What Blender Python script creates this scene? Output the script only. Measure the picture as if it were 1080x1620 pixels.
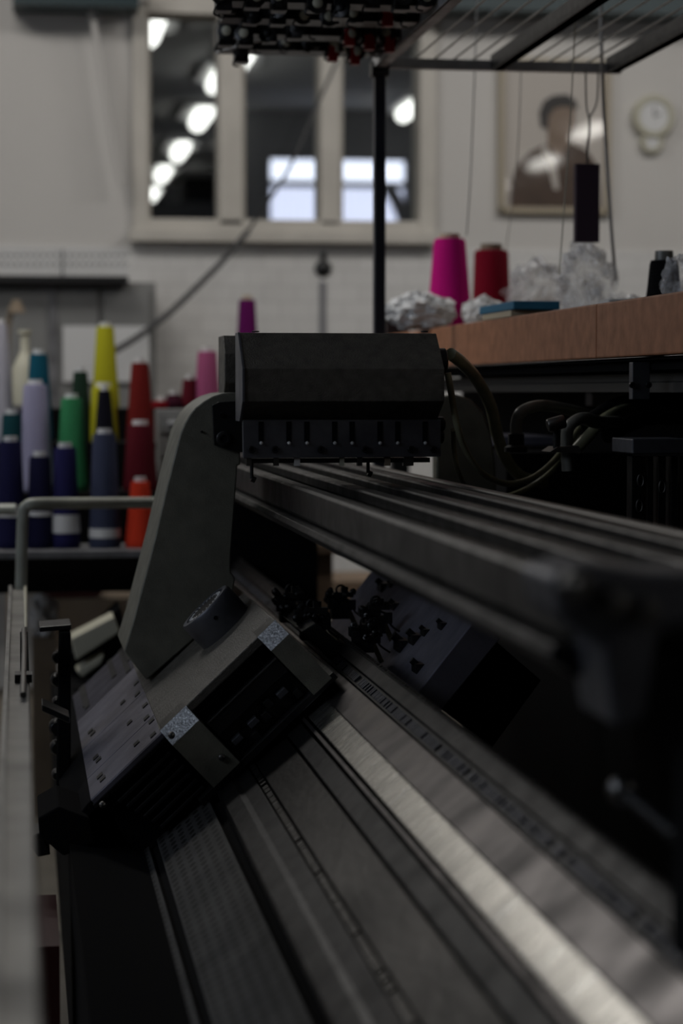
import bpy, bmesh, math, random
from mathutils import Vector, Matrix, noise
random.seed(7)
for o in list(bpy.data.objects): bpy.data.objects.remove(o)
S = bpy.context.scene
COL = S.collection

# ------------------------------------------------------------------ camera
FPX, CX, CY, H = 3400.0, 540.0, 810.0, 1.10
PHI = math.atan(193/FPX); PSI = math.atan(510/FPX*math.cos(PHI))
cd = bpy.data.cameras.new('camera'); cam = bpy.data.objects.new('camera', cd); COL.objects.link(cam)
cam.location = (0, 0, H); cam.rotation_euler = (math.pi/2-PHI, 0, -PSI)
cd.sensor_fit = 'VERTICAL'; cd.sensor_height = 36; cd.lens = FPX/1620*36
cd.dof.use_dof = True; cd.dof.focus_distance = 3.38; cd.dof.aperture_fstop = 3.0
cd.clip_start = 0.05; cd.clip_end = 100
S.camera = cam
_F = Vector((math.sin(PSI)*math.cos(PHI), math.cos(PSI)*math.cos(PHI), -math.sin(PHI)))
_R = Vector((math.cos(PSI), -math.sin(PSI), 0)); _U = _R.cross(_F)
def P(px, py, Y):
    d = _F + _R*((px-CX)/FPX) + _U*((CY-py)/FPX)
    return Vector((0, 0, H)) + d*(Y/d.y)
def XZ(px, py, Y):
    p = P(px, py, Y); return (p.x, p.z)

# ------------------------------------------------------------------ world, exposure, lights
W = bpy.data.worlds.new('world'); S.world = W; W.use_nodes = True
W.node_tree.nodes['Background'].inputs[0].default_value = (.55, .62, .75, 1)
W.node_tree.nodes['Background'].inputs[1].default_value = .02
S.view_settings.view_transform = 'Standard'; S.view_settings.look = 'None'
S.view_settings.gamma = 1; S.view_settings.exposure = 0.0; S.view_settings.use_curve_mapping = False
CEIL = 3.3
def area(name, loc, target, sx, sy, power, color):
    l = bpy.data.lights.new(name, 'AREA'); l.shape = 'RECTANGLE'; l.size = sx; l.size_y = sy
    l.energy = power; l.color = color
    o = bpy.data.objects.new(name, l); COL.objects.link(o); o.location = loc
    o.rotation_euler = (Vector(target)-Vector(loc)).to_track_quat('-Z', 'Y').to_euler(); return o
area('daylight_left_window', (-2.9, 1.6, 2.35), (0.5, 3.4, .9), 1.6, 1.1, 16, (.78, .87, 1))
area('added_bed_highlight_lamp', (-.45, 5.2, 2.36), (-.4, 5.3, 0), 1.3, .22, 13, (1, .97, .92))  # added lamp, placed so the bed strip shows a bright reflection
area('ceiling_tube_light', (-.5, 6.2, CEIL-.12), (.4, 8, .8), 1.2, .25, 13, (1, .97, .93))
area('ceiling_tube_light', (2.4, 5.8, CEIL-.12), (2.2, 8, .7), 2.4, .3, 26, (1, .97, .93))
area('other_room_light', (1.6, 12.5, CEIL-.35), (1.6, 13.5, 0), 3, 5, 22, (.95, .97, 1))

# ------------------------------------------------------------------ materials
def nt(m): return m.node_tree.nodes, m.node_tree.links
def mat(name, col, rough=.5, metal=0., var=0., vscale=20., bump=0., bscale=200., stretch=(1,1,1), spec=.5, coat=0., emit=None, estr=0., trans=0.):
    m = bpy.data.materials.new(name); m.use_nodes = True; N, L = nt(m); b = N['Principled BSDF']
    b.inputs['Base Color'].default_value = (*col, 1); b.inputs['Roughness'].default_value = rough
    b.inputs['Metallic'].default_value = metal; b.inputs['Specular IOR Level'].default_value = spec
    b.inputs['Coat Weight'].default_value = coat; b.inputs['Coat Roughness'].default_value = .03
    b.inputs['Transmission Weight'].default_value = trans
    if emit: b.inputs['Emission Color'].default_value = (*emit, 1); b.inputs['Emission Strength'].default_value = estr
    if var or bump:
        tc = N.new('ShaderNodeTexCoord'); mp = N.new('ShaderNodeMapping'); mp.inputs['Scale'].default_value = stretch
        L.new(tc.outputs['Object'], mp.inputs['Vector'])
    if var:
        n = N.new('ShaderNodeTexNoise'); n.inputs['Scale'].default_value = vscale; n.inputs['Detail'].default_value = 6
        L.new(mp.outputs[0], n.inputs['Vector'])
        r = N.new('ShaderNodeMapRange'); r.inputs['From Min'].default_value = .3; r.inputs['From Max'].default_value = .7
        r.inputs['To Min'].default_value = 1-var; r.inputs['To Max'].default_value = 1+var*.5
        L.new(n.outputs['Fac'], r.inputs['Value'])
        v = N.new('ShaderNodeVectorMath'); v.operation = 'SCALE'; v.inputs[0].default_value = col
        L.new(r.outputs[0], v.inputs['Scale']); L.new(v.outputs[0], b.inputs['Base Color'])
        r2 = N.new('ShaderNodeMapRange'); r2.inputs['From Min'].default_value = .3; r2.inputs['From Max'].default_value = .7
        r2.inputs['To Min'].default_value = min(1, rough*(1+var*.4)); r2.inputs['To Max'].default_value = rough*(1-var*.3)
        L.new(n.outputs['Fac'], r2.inputs['Value']); L.new(r2.outputs[0], b.inputs['Roughness'])
    if bump:
        n2 = N.new('ShaderNodeTexNoise'); n2.inputs['Scale'].default_value = bscale; n2.inputs['Detail'].default_value = 2
        L.new(mp.outputs[0], n2.inputs['Vector'])
        bp = N.new('ShaderNodeBump'); bp.inputs['Strength'].default_value = bump; bp.inputs['Distance'].default_value = .002
        L.new(n2.outputs['Fac'], bp.inputs['Height']); L.new(bp.outputs[0], b.inputs['Normal'])
    return m
M = dict(
 paint = mat('hammered_olive_grey_paint', (.165,.160,.128), .45, 0, .25, 30, .5, 420),
 paint_shade = mat('grey_brown_paint_shaded', (.088,.080,.068), .40, 0, .35, 60, .7, 380),  # darker than the arm paint; the cover's shade is put into colour
 steel = mat('worn_steel', (.20,.195,.19), .34, 1, .35, 14, .2, 60, (1,.25,1)),
 steel_br = mat('polished_steel_plate', (.95,.92,.86), .27, 1, .42, 16, .35, 45, (.6,5,.6)),
 steel_dk = mat('dark_oiled_steel', (.060,.060,.062), .40, 1, .45, 18, .3, 80),
 steel_bl = mat('bluish_steel', (.16,.165,.19), .42, .8, .3, 25, .2, 120),
 steel_lav = mat('lavender_grey_steel', (.19,.185,.23), .48, .6, .3, 18, .2, 90),
 steel_md = mat('grey_scuffed_steel', (.21,.195,.195), .36, 1, .7, 9, .2, 30, (1,1.5,1)),
 bevelp = mat('bare_speckled_lit_casting', (.34,.35,.37), .35, .3, .7, 260, .5, 300),  # speckled metal; light falling on the bevel is put into its pale tone
 dullrail = mat('dull_brown_grey_rail', (.035,.033,.03), .6),
 steel_sc = mat('scuffed_dark_steel', (.085,.082,.08), .34, 1, .8, 9, .35, 90, (1,.35,1)),
 lit_beam = mat('lit_grey_beam', (.42,.42,.43), .5, .1, .3, 20),  # front light on the rack beams is put into this pale grey
 cablew = mat('dark_grey_cable', (.055,.055,.058), .6),
 black = mat('black_metal', (.012,.012,.013), .38, .2, .3, 40, .3, 150),
 black_m = mat('matte_black', (.006,.006,.0065), .9, spec=.08),
 post = mat('black_blue_painted_tube', (.012,.013,.022), .35),
 rackg = mat('grey_galvanised_rack', (.17,.17,.18), .5, .2, .4, 20),
 rubber = mat('olive_rubber_cable', (.34,.34,.22), .32, 0, .3, 25),
 rubber_g = mat('grey_rubber_hose', (.20,.20,.18), .36, 0, .3, 25),
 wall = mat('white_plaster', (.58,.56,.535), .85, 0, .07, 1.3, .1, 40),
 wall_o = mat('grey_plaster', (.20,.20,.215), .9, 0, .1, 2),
 ceilm = mat('ceiling_white', (.6,.6,.6), .9),
 trim = mat('cream_window_wood', (.54,.51,.46), .5, 0, .12, 6),
 teal = mat('teal_beam_paint', (.003,.022,.028), .5),
 table = mat('brown_laminate_edge', (.40,.17,.085), .55, 0, .25, 30, .1, 200),
 tabletop = mat('pale_tabletop', (.35,.28,.22), .5),
 tubep = mat('pale_green_grey_tube', (.36,.37,.32), .4, 0, .25, 12, .1, 60),
 railp = mat('pale_grey_metal_rail', (.27,.26,.24), .4, .3, .45, 8, .1, 50),
 wood = mat('raw_wood', (.26,.18,.12), .6, 0, .3, 8, .2, 30),
 card = mat('cardboard_brown', (.22,.17,.12), .8, 0, .2, 8),
 paper = mat('paper_card_tube', (.50,.42,.30), .8),
 cloth = mat('white_cloth', (.82,.82,.82), .6),
 white = mat('white_plastic', (.62,.62,.62), .45),
 cream = mat('cream_plastic', (.50,.48,.38), .5),
 red = mat('red_plastic', (.40,.012,.015), .4),
 bluebox = mat('blue_cover', (.012,.15,.27), .5),
 pplum = mat('dark_plum_card', (.030,.014,.030), .7),
 floor = mat('worn_concrete_floor', (.17,.15,.12), .7, 0, .35, 3, .2, 30),
 string = mat('grey_yarn', (.36,.35,.34), .8),
 maroon = mat('maroon_plastic_bin', (.06,.010,.009), .5),
 greybox = mat('grey_sheet_metal', (.21,.21,.205), .5, 0, .15, 5),
 skin = mat('printed_skin_tone', (.20,.14,.10), .5, coat=1),
 hair = mat('printed_dark_hair', (.016,.013,.012), .5, coat=1),
 jacket = mat('printed_brown_jacket', (.062,.034,.020), .5, 0, .3, 14, coat=1),
 pbg = mat('printed_beige_paper', (.47,.43,.39), .5, coat=1),
 frame = mat('tan_picture_frame', (.36,.31,.23), .4),
 glow = mat('fluorescent_tube', (.9,.9,.9), .4, emit=(1,.98,.92), estr=3),
 glow2 = mat('fluorescent_tube_front_room', (.9,.9,.9), .4, emit=(1,.97,.90), estr=14),
 daylight = mat('daylight_pane', (.8,.8,.9), .4, emit=(.80,.84,1), estr=1.7),
 curtain = None,
)
# the left window outdoors
M['sky'] = mat('daylight_outdoors', (.8,.85,1), .4, emit=(.75,.85,1), estr=2.5)
def glass_mat():
    m = bpy.data.materials.new('window_glass'); m.use_nodes = True; N, L = nt(m); N.remove(N['Principled BSDF'])
    t = N.new('ShaderNodeBsdfTransparent'); t.inputs[0].default_value = (.93,.95,.95,1)
    g = N.new('ShaderNodeBsdfGlossy'); g.inputs['Roughness'].default_value = .02
    x = N.new('ShaderNodeMixShader'); x.inputs[0].default_value = .06
    L.new(t.outputs[0], x.inputs[1]); L.new(g.outputs[0], x.inputs[2]); L.new(x.outputs[0], N['Material Output'].inputs[0]); return m
M['glass'] = glass_mat()
def plastic_mat():
    m = bpy.data.materials.new('clear_crinkled_plastic'); m.use_nodes = True; N, L = nt(m); b = N['Principled BSDF']
    b.inputs['Base Color'].default_value = (.75,.75,.77,1); b.inputs['Roughness'].default_value = .12
    t = N.new('ShaderNodeBsdfTransparent'); x = N.new('ShaderNodeMixShader')
    n = N.new('ShaderNodeTexNoise'); n.inputs['Scale'].default_value = 22; r = N.new('ShaderNodeMapRange')
    r.inputs['From Min'].default_value=.35; r.inputs['From Max'].default_value=.68; r.inputs['To Min'].default_value=.12; r.inputs['To Max'].default_value=.75
    tc = N.new('ShaderNodeTexCoord'); L.new(tc.outputs['Object'], n.inputs['Vector']); L.new(n.outputs['Fac'], r.inputs['Value'])
    L.new(r.outputs[0], x.inputs[0]); L.new(t.outputs[0], x.inputs[1]); L.new(b.outputs[0], x.inputs[2]); L.new(x.outputs[0], N['Material Output'].inputs[0]); return m
M['plastic'] = plastic_mat()
def curtain_mat():
    m = mat('sheer_curtain_lit_by_day', (.7,.7,.8), .8, emit=(.74,.78,1), estr=1.0); N, L = nt(m); b = N['Principled BSDF']
    tc = N.new('ShaderNodeTexCoord'); w = N.new('ShaderNodeTexWave'); w.inputs['Scale'].default_value = 7; w.inputs['Distortion'].default_value = 1.5
    r = N.new('ShaderNodeMapRange'); r.inputs['To Min'].default_value = .9; r.inputs['To Max'].default_value = 1.5
    L.new(tc.outputs['Object'], w.inputs['Vector']); L.new(w.outputs['Fac'], r.inputs['Value']); L.new(r.outputs[0], b.inputs['Emission Strength']); return m
M['curtain'] = curtain_mat()
def perf_mat():
    # steel strip with staggered rows of small punched holes
    m = mat('perforated_steel_strip', (.055,.055,.055), .6, .4, .3, 12); N, L = nt(m); b = N['Principled BSDF']
    tc = N.new('ShaderNodeTexCoord'); sp = N.new('ShaderNodeSeparateXYZ'); L.new(tc.outputs['Object'], sp.inputs[0])
    def ma(op, a, bb=None):
        n = N.new('ShaderNodeMath'); n.operation = op
        for i, v in enumerate((a, bb)):
            if v is None: continue
            if isinstance(v, (int, float)): n.inputs[i].default_value = v
            else: L.new(v, n.inputs[i])
        return n.outputs[0]
    u = ma('MULTIPLY', sp.outputs['X'], 1/.0125); v = ma('MULTIPLY', sp.outputs['Y'], 1/.026)
    row = ma('FLOOR', u); sh = ma('MULTIPLY', ma('MODULO', row, 2.0), .5)
    fu = ma('SUBTRACT', ma('FRACT', u), .5); fv = ma('SUBTRACT', ma('FRACT', ma('ADD', v, sh)), .5)
    d = ma('ADD', ma('MULTIPLY', fu, fu), ma('MULTIPLY', fv, fv)); hole = ma('LESS_THAN', d, .10)
    mx = N.new('ShaderNodeMix'); mx.data_type = 'RGBA'; L.new(hole, mx.inputs[0])
    src = b.inputs['Base Color'].links[0].from_socket; L.new(src, mx.inputs[6]); mx.inputs[7].default_value = (.008,.008,.008,1)
    L.new(mx.outputs[2], b.inputs['Base Color'])
    bp = N.new('ShaderNodeBump'); bp.invert = True; bp.inputs['Strength'].default_value = .8; bp.inputs['Distance'].default_value = .002
    L.new(hole, bp.inputs['Height']); L.new(bp.outputs[0], b.inputs['Normal']); return m
M['perf'] = perf_mat()
def brick_mat():
    m = mat('white_painted_brick', (.58,.57,.55), .8); N, L = nt(m); b = N['Principled BSDF']
    tc = N.new('ShaderNodeTexCoord'); mp = N.new('ShaderNodeMapping'); mp.inputs['Rotation'].default_value = (math.pi/2,0,0)
    k = N.new('ShaderNodeTexBrick'); k.inputs['Scale'].default_value = 4.2; k.inputs['Mortar Size'].default_value = .012
    k.inputs['Color1'].default_value = (.66,.65,.635,1); k.inputs['Color2'].default_value = (.62,.61,.595,1); k.inputs['Mortar'].default_value = (.55,.54,.53,1)
    L.new(tc.outputs['Object'], mp.inputs[0]); L.new(mp.outputs[0], k.inputs['Vector']); L.new(k.outputs['Color'], b.inputs['Base Color']); return m
M['brick'] = brick_mat()
_ym = {}
def yarn(col):
    k = tuple(col)
    if k not in _ym:
        m = mat('wound_yarn', col, .9, 0); N, L = nt(m); b = N['Principled BSDF']
        b.inputs['Specular IOR Level'].default_value = .12
        tc = N.new('ShaderNodeTexCoord'); w = N.new('ShaderNodeTexWave'); w.bands_direction = 'Z'; w.inputs['Scale'].default_value = 55
        w.inputs['Distortion'].default_value = 3; bp = N.new('ShaderNodeBump'); bp.inputs['Strength'].default_value = .6; bp.inputs['Distance'].default_value = .002
        L.new(tc.outputs['Object'], w.inputs['Vector']); L.new(w.outputs['Fac'], bp.inputs['Height']); L.new(bp.outputs[0], b.inputs['Normal'])
        _ym[k] = m
    return _ym[k]

# ------------------------------------------------------------------ helpers
def origin(o):
    v = Vector((0,0,0))
    while o: v += o.location; o = o.parent
    return v
def obj(name, bm, m, parent=None, bevel=0., smooth=False, label=None, kind=None):
    me = bpy.data.meshes.new(name)
    bmesh.ops.recalc_face_normals(bm, faces=bm.faces)
    o = bpy.data.objects.new(name, me); COL.objects.link(o)
    if parent is None:
        c = Vector((0,0,0)); n = len(bm.verts)
        xs = [v.co for v in bm.verts]
        lo = Vector((min(v[i] for v in xs) for i in range(3))); hi = Vector((max(v[i] for v in xs) for i in range(3)))
        off = Vector(((lo.x+hi.x)/2, (lo.y+hi.y)/2, lo.z)); o.location = off
    else:
        o.parent = parent; off = origin(parent)
    bmesh.ops.translate(bm, verts=bm.verts, vec=-off)
    bm.to_mesh(me); bm.free(); me.materials.append(m)
    if smooth:
        for p in me.polygons: p.use_smooth = True
        me.set_sharp_from_angle(angle=math.radians(40))
    if bevel:
        md = o.modifiers.new('bevel', 'BEVEL'); md.width = bevel; md.segments = 2; md.limit_method = 'ANGLE'; md.angle_limit = math.radians(30)
    if label: o['label'] = label
    if kind: o['kind'] = kind
    return o
def tag(o, label, cat, group=None):
    o['label'] = label; o['category'] = cat
    if group: o['group'] = group
    return o
def thing(name, label, cat, loc, group=None):
    o = bpy.data.objects.new(name, None); COL.objects.link(o); o.location = loc; o.empty_display_size = .05
    return tag(o, label, cat, group)
def struct(name, bm, m, **k): return obj(name, bm, m, kind='structure', **k)
def B(): return bmesh.new()
def prism(bm, pts, y0, y1):
    # pts: list of (x,z); extruded along Y
    a = [bm.verts.new((x, y0, z)) for x, z in pts]; b = [bm.verts.new((x, y1, z)) for x, z in pts]
    n = len(pts)
    bm.faces.new(a); bm.faces.new(b[::-1])
    for i in range(n): bm.faces.new((a[i], b[i], b[(i+1)%n], a[(i+1)%n]))
    return bm
def pp(bm, pts, Yref, y0=None, y1=None):
    # prism whose cross-section is read in the plane Y=Yref
    return prism(bm, [XZ(x, y, Yref) for x, y in pts], Yref if y0 is None else y0, y1)
def prism_x(bm, pts, x0, x1):
    # pts: list of (y,z)
    a = [bm.verts.new((x0, y, z)) for y, z in pts]; b = [bm.verts.new((x1, y, z)) for y, z in pts]; n = len(pts)
    bm.faces.new(a); bm.faces.new(b[::-1])
    for i in range(n): bm.faces.new((a[i], b[i], b[(i+1)%n], a[(i+1)%n]))
    return bm
def box(bm, lo, hi):
    return prism(bm, [(lo[0],lo[2]),(hi[0],lo[2]),(hi[0],hi[2]),(lo[0],hi[2])], lo[1], hi[1])
def pbox(bm, x0, y0, x1, y1, Y, depth):
    # front face measured in the plane Y, going back by depth
    a = XZ(x0, y1, Y); c = XZ(x1, y0, Y)
    return box(bm, (a[0], Y, a[1]), (c[0], Y+depth, c[1]))
def frame_of(d):
    d = d.normalized(); u = Vector((0,0,1)) if abs(d.z) < .9 else Vector((1,0,0))
    a = d.cross(u).normalized(); return a, d.cross(a).normalized()
def cyl(bm, p0, p1, r0, r1=None, n=24):
    p0 = Vector(p0); p1 = Vector(p1); r1 = r0 if r1 is None else r1; a, b = frame_of(p1-p0)
    A = [bm.verts.new(p0+(a*math.cos(t)+b*math.sin(t))*r0) for t in [2*math.pi*i/n for i in range(n)]]
    C = [bm.verts.new(p1+(a*math.cos(t)+b*math.sin(t))*r1) for t in [2*math.pi*i/n for i in range(n)]]
    bm.faces.new(A[::-1]); bm.faces.new(C)
    for i in range(n): bm.faces.new((A[i], A[(i+1)%n], C[(i+1)%n], C[i]))
    return bm
def lathe(bm, p, prof, axis=Vector((0,0,1)), n=32):
    a, b = frame_of(axis); axis = axis.normalized(); rings = []
    for r, h in prof:
        rings.append([bm.verts.new(Vector(p)+axis*h+(a*math.cos(t)+b*math.sin(t))*max(r, 1e-5)) for t in [2*math.pi*i/n for i in range(n)]])
    for R0, R1 in zip(rings, rings[1:]):
        for i in range(n): bm.faces.new((R0[i], R0[(i+1)%n], R1[(i+1)%n], R1[i]))
    bm.faces.new(rings[0][::-1]); bm.faces.new(rings[-1]); return bm
def spline(pts, k=8):
    pts = [Vector(p) for p in pts]; out = []; q = [pts[0]*2-pts[1]]+pts+[pts[-1]*2-pts[-2]]
    for i in range(1, len(q)-2):
        a, b, c, d = q[i-1:i+3]
        for j in range(k):
            t = j/k; out.append(.5*((2*b)+(c-a)*t+(2*a-5*b+4*c-d)*t*t+(3*b-a-3*c+d)*t**3))
    out.append(pts[-1]); return out
def tube(bm, pts, r, n=12, k=8, flat=1.):
    ps = spline(pts, k) if k else [Vector(p) for p in pts]; rings = []; u = None
    for i, p in enumerate(ps):
        d = (ps[min(i+1, len(ps)-1)]-ps[max(i-1, 0)]).normalized()
        if u is None: u, _ = frame_of(d)
        u = (u-d*u.dot(d)).normalized(); v = d.cross(u)
        rings.append([bm.verts.new(p+u*math.cos(t)*r+v*math.sin(t)*r*flat) for t in [2*math.pi*j/n for j in range(n)]])
    for A, C in zip(rings, rings[1:]):
        for j in range(n): bm.faces.new((A[j], A[(j+1)%n], C[(j+1)%n], C[j]))
    bm.faces.new(rings[0][::-1]); bm.faces.new(rings[-1]); return bm
def blob(bm, c, r, amp=.3, sub=4, seed=0, freq=3., sharp=True):
    bmesh.ops.create_icosphere(bm, subdivisions=sub, radius=1)
    for v in bm.verts:
        n = v.co.normalized(); q = n*freq+Vector((seed*3.1, seed*1.7, 0))
        d = noise.noise(q)*.9 + (abs(noise.noise(q*2.3))*-.8 if sharp else 0) + noise.noise(q*5)*.25
        n = n*(1+amp*d); v.co = Vector((c[0]+n.x*r[0], c[1]+n.y*r[1], max(c[2]+n.z*r[2], c[2]-r[2]*.9)))
    return bm

# ------------------------------------------------------------------ the room
YW = 8.0
def wall_with_hole():
    bm = B(); x0, x1, z0, z1 = -3.0, 6.0, 0, CEIL
    hx0, hz1 = XZ(222, 14, YW); hx1, hz0 = XZ(678, 366, YW); zb = XZ(0, 388, YW)[1]
    for a in (((x0, z0), (x1, zb)),): pass
    box(bm, (x0, YW, zb), (x1, YW+.15, hz0)); box(bm, (x0, YW, hz1), (x1, YW+.15, z1))
    box(bm, (x0, YW, hz0), (hx0, YW+.15, hz1)); box(bm, (hx1, YW, hz0), (x1, YW+.15, hz1))
    struct('wall_back', bm, M['wall'])
    bm = B(); box(bm, (x0, YW-.012, 0), (x1, YW+.15, zb)); struct('wall_back_lower_brick', bm, M['brick'])
wall_with_hole()
bm = B(); box(bm, (-3.15, -8, -.1), (6.15, 8.2, 0)); struct('floor', bm, M['floor'])
bm = B(); box(bm, (-3.15, -8, CEIL), (6.15, 8.15, CEIL+.1)); struct('ceiling', bm, M['ceilm'])
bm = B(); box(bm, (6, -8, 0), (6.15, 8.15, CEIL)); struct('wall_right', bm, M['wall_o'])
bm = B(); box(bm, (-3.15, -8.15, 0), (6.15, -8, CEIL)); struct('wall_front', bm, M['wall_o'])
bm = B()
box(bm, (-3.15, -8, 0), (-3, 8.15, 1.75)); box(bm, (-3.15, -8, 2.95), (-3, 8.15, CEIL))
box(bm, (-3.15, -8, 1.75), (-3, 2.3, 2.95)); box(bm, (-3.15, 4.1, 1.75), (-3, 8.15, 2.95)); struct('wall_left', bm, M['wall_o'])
bm = B(); box(bm, (-3.14, 2.3, 1.75), (-3.12, 4.1, 2.95)); w2 = struct('window_2', bm, M['sky'])
bm = B()
for y in (2.3, 3.17, 4.04): box(bm, (-3.11, y, 1.75), (-3.03, y+.06, 2.95))
for z in (1.75, 2.89): box(bm, (-3.11, 2.3, z), (-3.03, 4.1, z+.06))
obj('window_frame', bm, M['trim'], w2)
# interior window looking into the neighbouring workshop
bm = B(); Yf = YW-.03
for a in ((211,8,233,380),(347,8,383,356),(507,8,538,356),(664,8,690,380),(233,350,664,380),(233,6,664,20)): pbox(bm, a[0], a[1], a[2], a[3], Yf, .17)
win = struct('window_1', bm, M['trim'], bevel=.004)
bm = B(); pbox(bm, 205, 368, 696, 381, Yf-.05, .06); obj('window_sill', bm, M['trim'], win, bevel=.004)
for x0, x1 in ((233,347),(383,507),(538,664)):
    bm = B(); pbox(bm, x0, 20, x1, 350, Yf+.09, .006); obj('window_pane', bm, M['glass'], win)
    for s in (x0+2, x1-2):
        bm = B(); pbox(bm, s-2.5, 20, s+2.5, 350, Yf+.06, .03); obj('sash_bead', bm, M['trim'], win)
# neighbouring workshop
C2 = 3.12
bm = B(); box(bm, (-2, 8.15, -.1), (8, 26, 0)); struct('floor_other_room', bm, M['floor'])
bm = B(); box(bm, (-2, 8.15, C2), (8, 26, C2+.1)); struct('ceiling_other_room', bm, M['ceilm'])
xa = XZ(350, 200, 15.6)[0]
bm = B(); z0 = XZ(0,360,15.6)[1]; z1 = XZ(0,244,15.6)[1]; wx0 = XZ(424,0,15.6)[0]; wx1 = XZ(644,0,15.6)[0]
box(bm, (xa, 15.6, 0), (8, 15.8, z0)); box(bm, (xa, 15.6, z1), (8, 15.8, C2)); box(bm, (xa, 15.6, z0), (wx0, 15.8, z1)); box(bm, (wx1, 15.6, z0), (8, 15.8, z1))
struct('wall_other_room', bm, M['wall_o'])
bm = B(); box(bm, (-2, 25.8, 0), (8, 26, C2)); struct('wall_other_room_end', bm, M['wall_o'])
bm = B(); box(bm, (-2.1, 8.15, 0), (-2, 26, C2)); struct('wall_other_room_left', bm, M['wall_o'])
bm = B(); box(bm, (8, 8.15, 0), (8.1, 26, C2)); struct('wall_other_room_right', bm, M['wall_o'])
bm = B()
for a in ((424,244,428,360),(515,244,528,360),(641,244,645,360),(424,288,645,294),(424,243,645,247),(424,358,645,362),(528,290,540,360)): pbox(bm, *a, 15.58, .1)
w3 = struct('window_3', bm, M['rackg'])
for a, m in (((428,247,515,288),'daylight'),((428,294,515,358),'curtain'),((528,247,641,288),'daylight'),((540,294,641,358),'curtain')):
    bm = B(); pbox(bm, *a, 15.66, .01); obj('window_pane', bm, M[m], w3)
bm = B(); tube(bm, [P(612,292,15.5), P(628,320,15.5), P(645,362,15.5), P(650,362,15.5)], .05, 8); obj('curtain_edge', bm, M['wall_o'], w3)

def lamp(x, y0, y1, z, m, label, w=.16, group='ceiling tube lamps of the neighbouring workshop'):
    t = thing('ceiling_lamp', label, 'ceiling lamp', (x, (y0+y1)/2, z), group)
    bm = B(); box(bm, (x-w/2, y0, z-.03), (x+w/2, y1, z)); obj('lamp_housing', bm, M['white'], t)
    for s in ((-1, 1) if m else (0,)):
        bm = B(); cyl(bm, (x+s*w*.26, y0+.03, z-.055), (x+s*w*.26, y1-.03, z-.055), w*.2, n=12); obj('lamp_tube', bm, M['glow'] if m == 0 else M['glow2'], t, smooth=True)
Zr = C2-.01-H
rows = [(240,38,'first lamp seen at the upper left corner of the inner window',.3),(378,92,'lamp seen just right of the first window mullion',.26),(345,118,'lamp seen overlapping the first window mullion',.24),(318,180,'largest glowing lamp in the left pane of the inner window',.30),(285,233,'lamp below the largest one in the left window pane',.28),(258,270,'second lowest lamp in the diagonal row in the left pane',.28),(240,303,'lowest lamp in the diagonal row in the left pane',.28),(650,160,'single bright lamp in the right pane of the inner window',.24)]
for px, py, lb, w in rows:
    D = Zr*FPX/(617-py); x = XZ(px, py, D)[0]; lamp(x, D-.42, D+.36, C2-.001, 0, 'fluorescent ceiling tube, '+lb, w)
for i, (x, y) in enumerate(((4.7,-1.5),(4.92,-4.0),(5.0,-6.6))):
    lamp(x, y-.4, y+.4, CEIL-.001, 1, ('nearest','middle','farthest')[i]+' ceiling tube of the row behind the camera, mirrored in the portrait', .16, 'ceiling tubes behind the camera')
for x, y, z, l in ((-.45,5.2,2.37,'added tube lamp hung above the yarn rack, out of view'),(2.4,5.8,CEIL-.06,'ceiling tube lamp above the work table')):  # the hanging one is added for the bed highlight
    t = thing('ceiling_lamp', l, 'ceiling lamp', (x, y, CEIL)); bm = B(); box(bm, (x-.6, y-.08, z), (x+.6, y+.08, z+.05)); obj('lamp_housing', bm, M['white'], t)
    for q in (-.5,.5):
        bm = B(); cyl(bm, (x+q, y, z+.05), (x+q, y, CEIL), .006, n=8); obj('hanger', bm, M['white'], t)
# dark machines standing in the neighbouring workshop
bm = B(); a = XZ(236,318,19); c = XZ(345,318,19); box(bm, (a[0],19,0), (c[0],19.8,a[1]))
tag(obj('industrial_machine', bm, M['black']), 'low dark machine with flat top seen through the left window pane', 'machine')
bm = B(); a = XZ(292,235,20.5); c = XZ(340,235,20.5); box(bm, (a[0],20.5,0), (c[0],21.1,a[1]))
tag(obj('storage_rack', bm, M['black_m']), 'tall dark rack seen behind the tube lamps in left pane', 'rack')
bm = B(); a = XZ(262,318,19); c = XZ(286,292,19); box(bm, (a[0],19.1,a[1]), (c[0],19.4,c[1])); tag(obj('storage_box', bm, M['greybox']), 'small grey box on the dark machine in left pane', 'box')

# wall fittings ---------------------------------------------------------
bm = B(); pbox(bm, 560, -30, 1120, 9, YW-.2, .18); struct('trim_1', bm, M['teal'])
for px in (783, 1010):
    bm = B(); pbox(bm, px-7, 0, px+7, 22, YW-.19, .1); struct('trim_2' if px < 900 else 'trim_3', bm, M['teal'])
bm = B(); pbox(bm, 20, -30, 220, 6, YW-.2, .18); struct('trim_4', bm, M['teal'])
# portrait
t = thing('framed_portrait', 'framed brown printed portrait of a person in a jacket on the white wall', 'picture', P(877, 335, YW-.02))
bm = B()
for a in ((789,95,799,336),(957,95,967,336),(789,329,967,337),(789,94,967,100)): pbox(bm, *a, YW-.035, .035)
obj('picture_frame', bm, M['frame'], t, bevel=.003)
bm = B(); pbox(bm, 797, 98, 959, 331, YW-.016, .012); obj('printed_sheet', bm, M['pbg'], t)
def flat(name, pts, m, y): 
    bm = B(); pp(bm, pts, y, y, y+.0015); obj(name, bm, m, t)
flat('printed_jacket', [(806,331),(808,290),(818,262),(838,240),(862,228),(880,232),(902,226),(928,238),(945,262),(950,331)], M['jacket'], YW-.018)
flat('printed_collar', [(862,228),(880,262),(884,300),(876,300),(866,262),(856,236)], M['pbg'], YW-.020)
flat('printed_neck', [(866,205),(898,205),(900,228),(884,250),(866,230)], M['skin'], YW-.0195)
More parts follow.
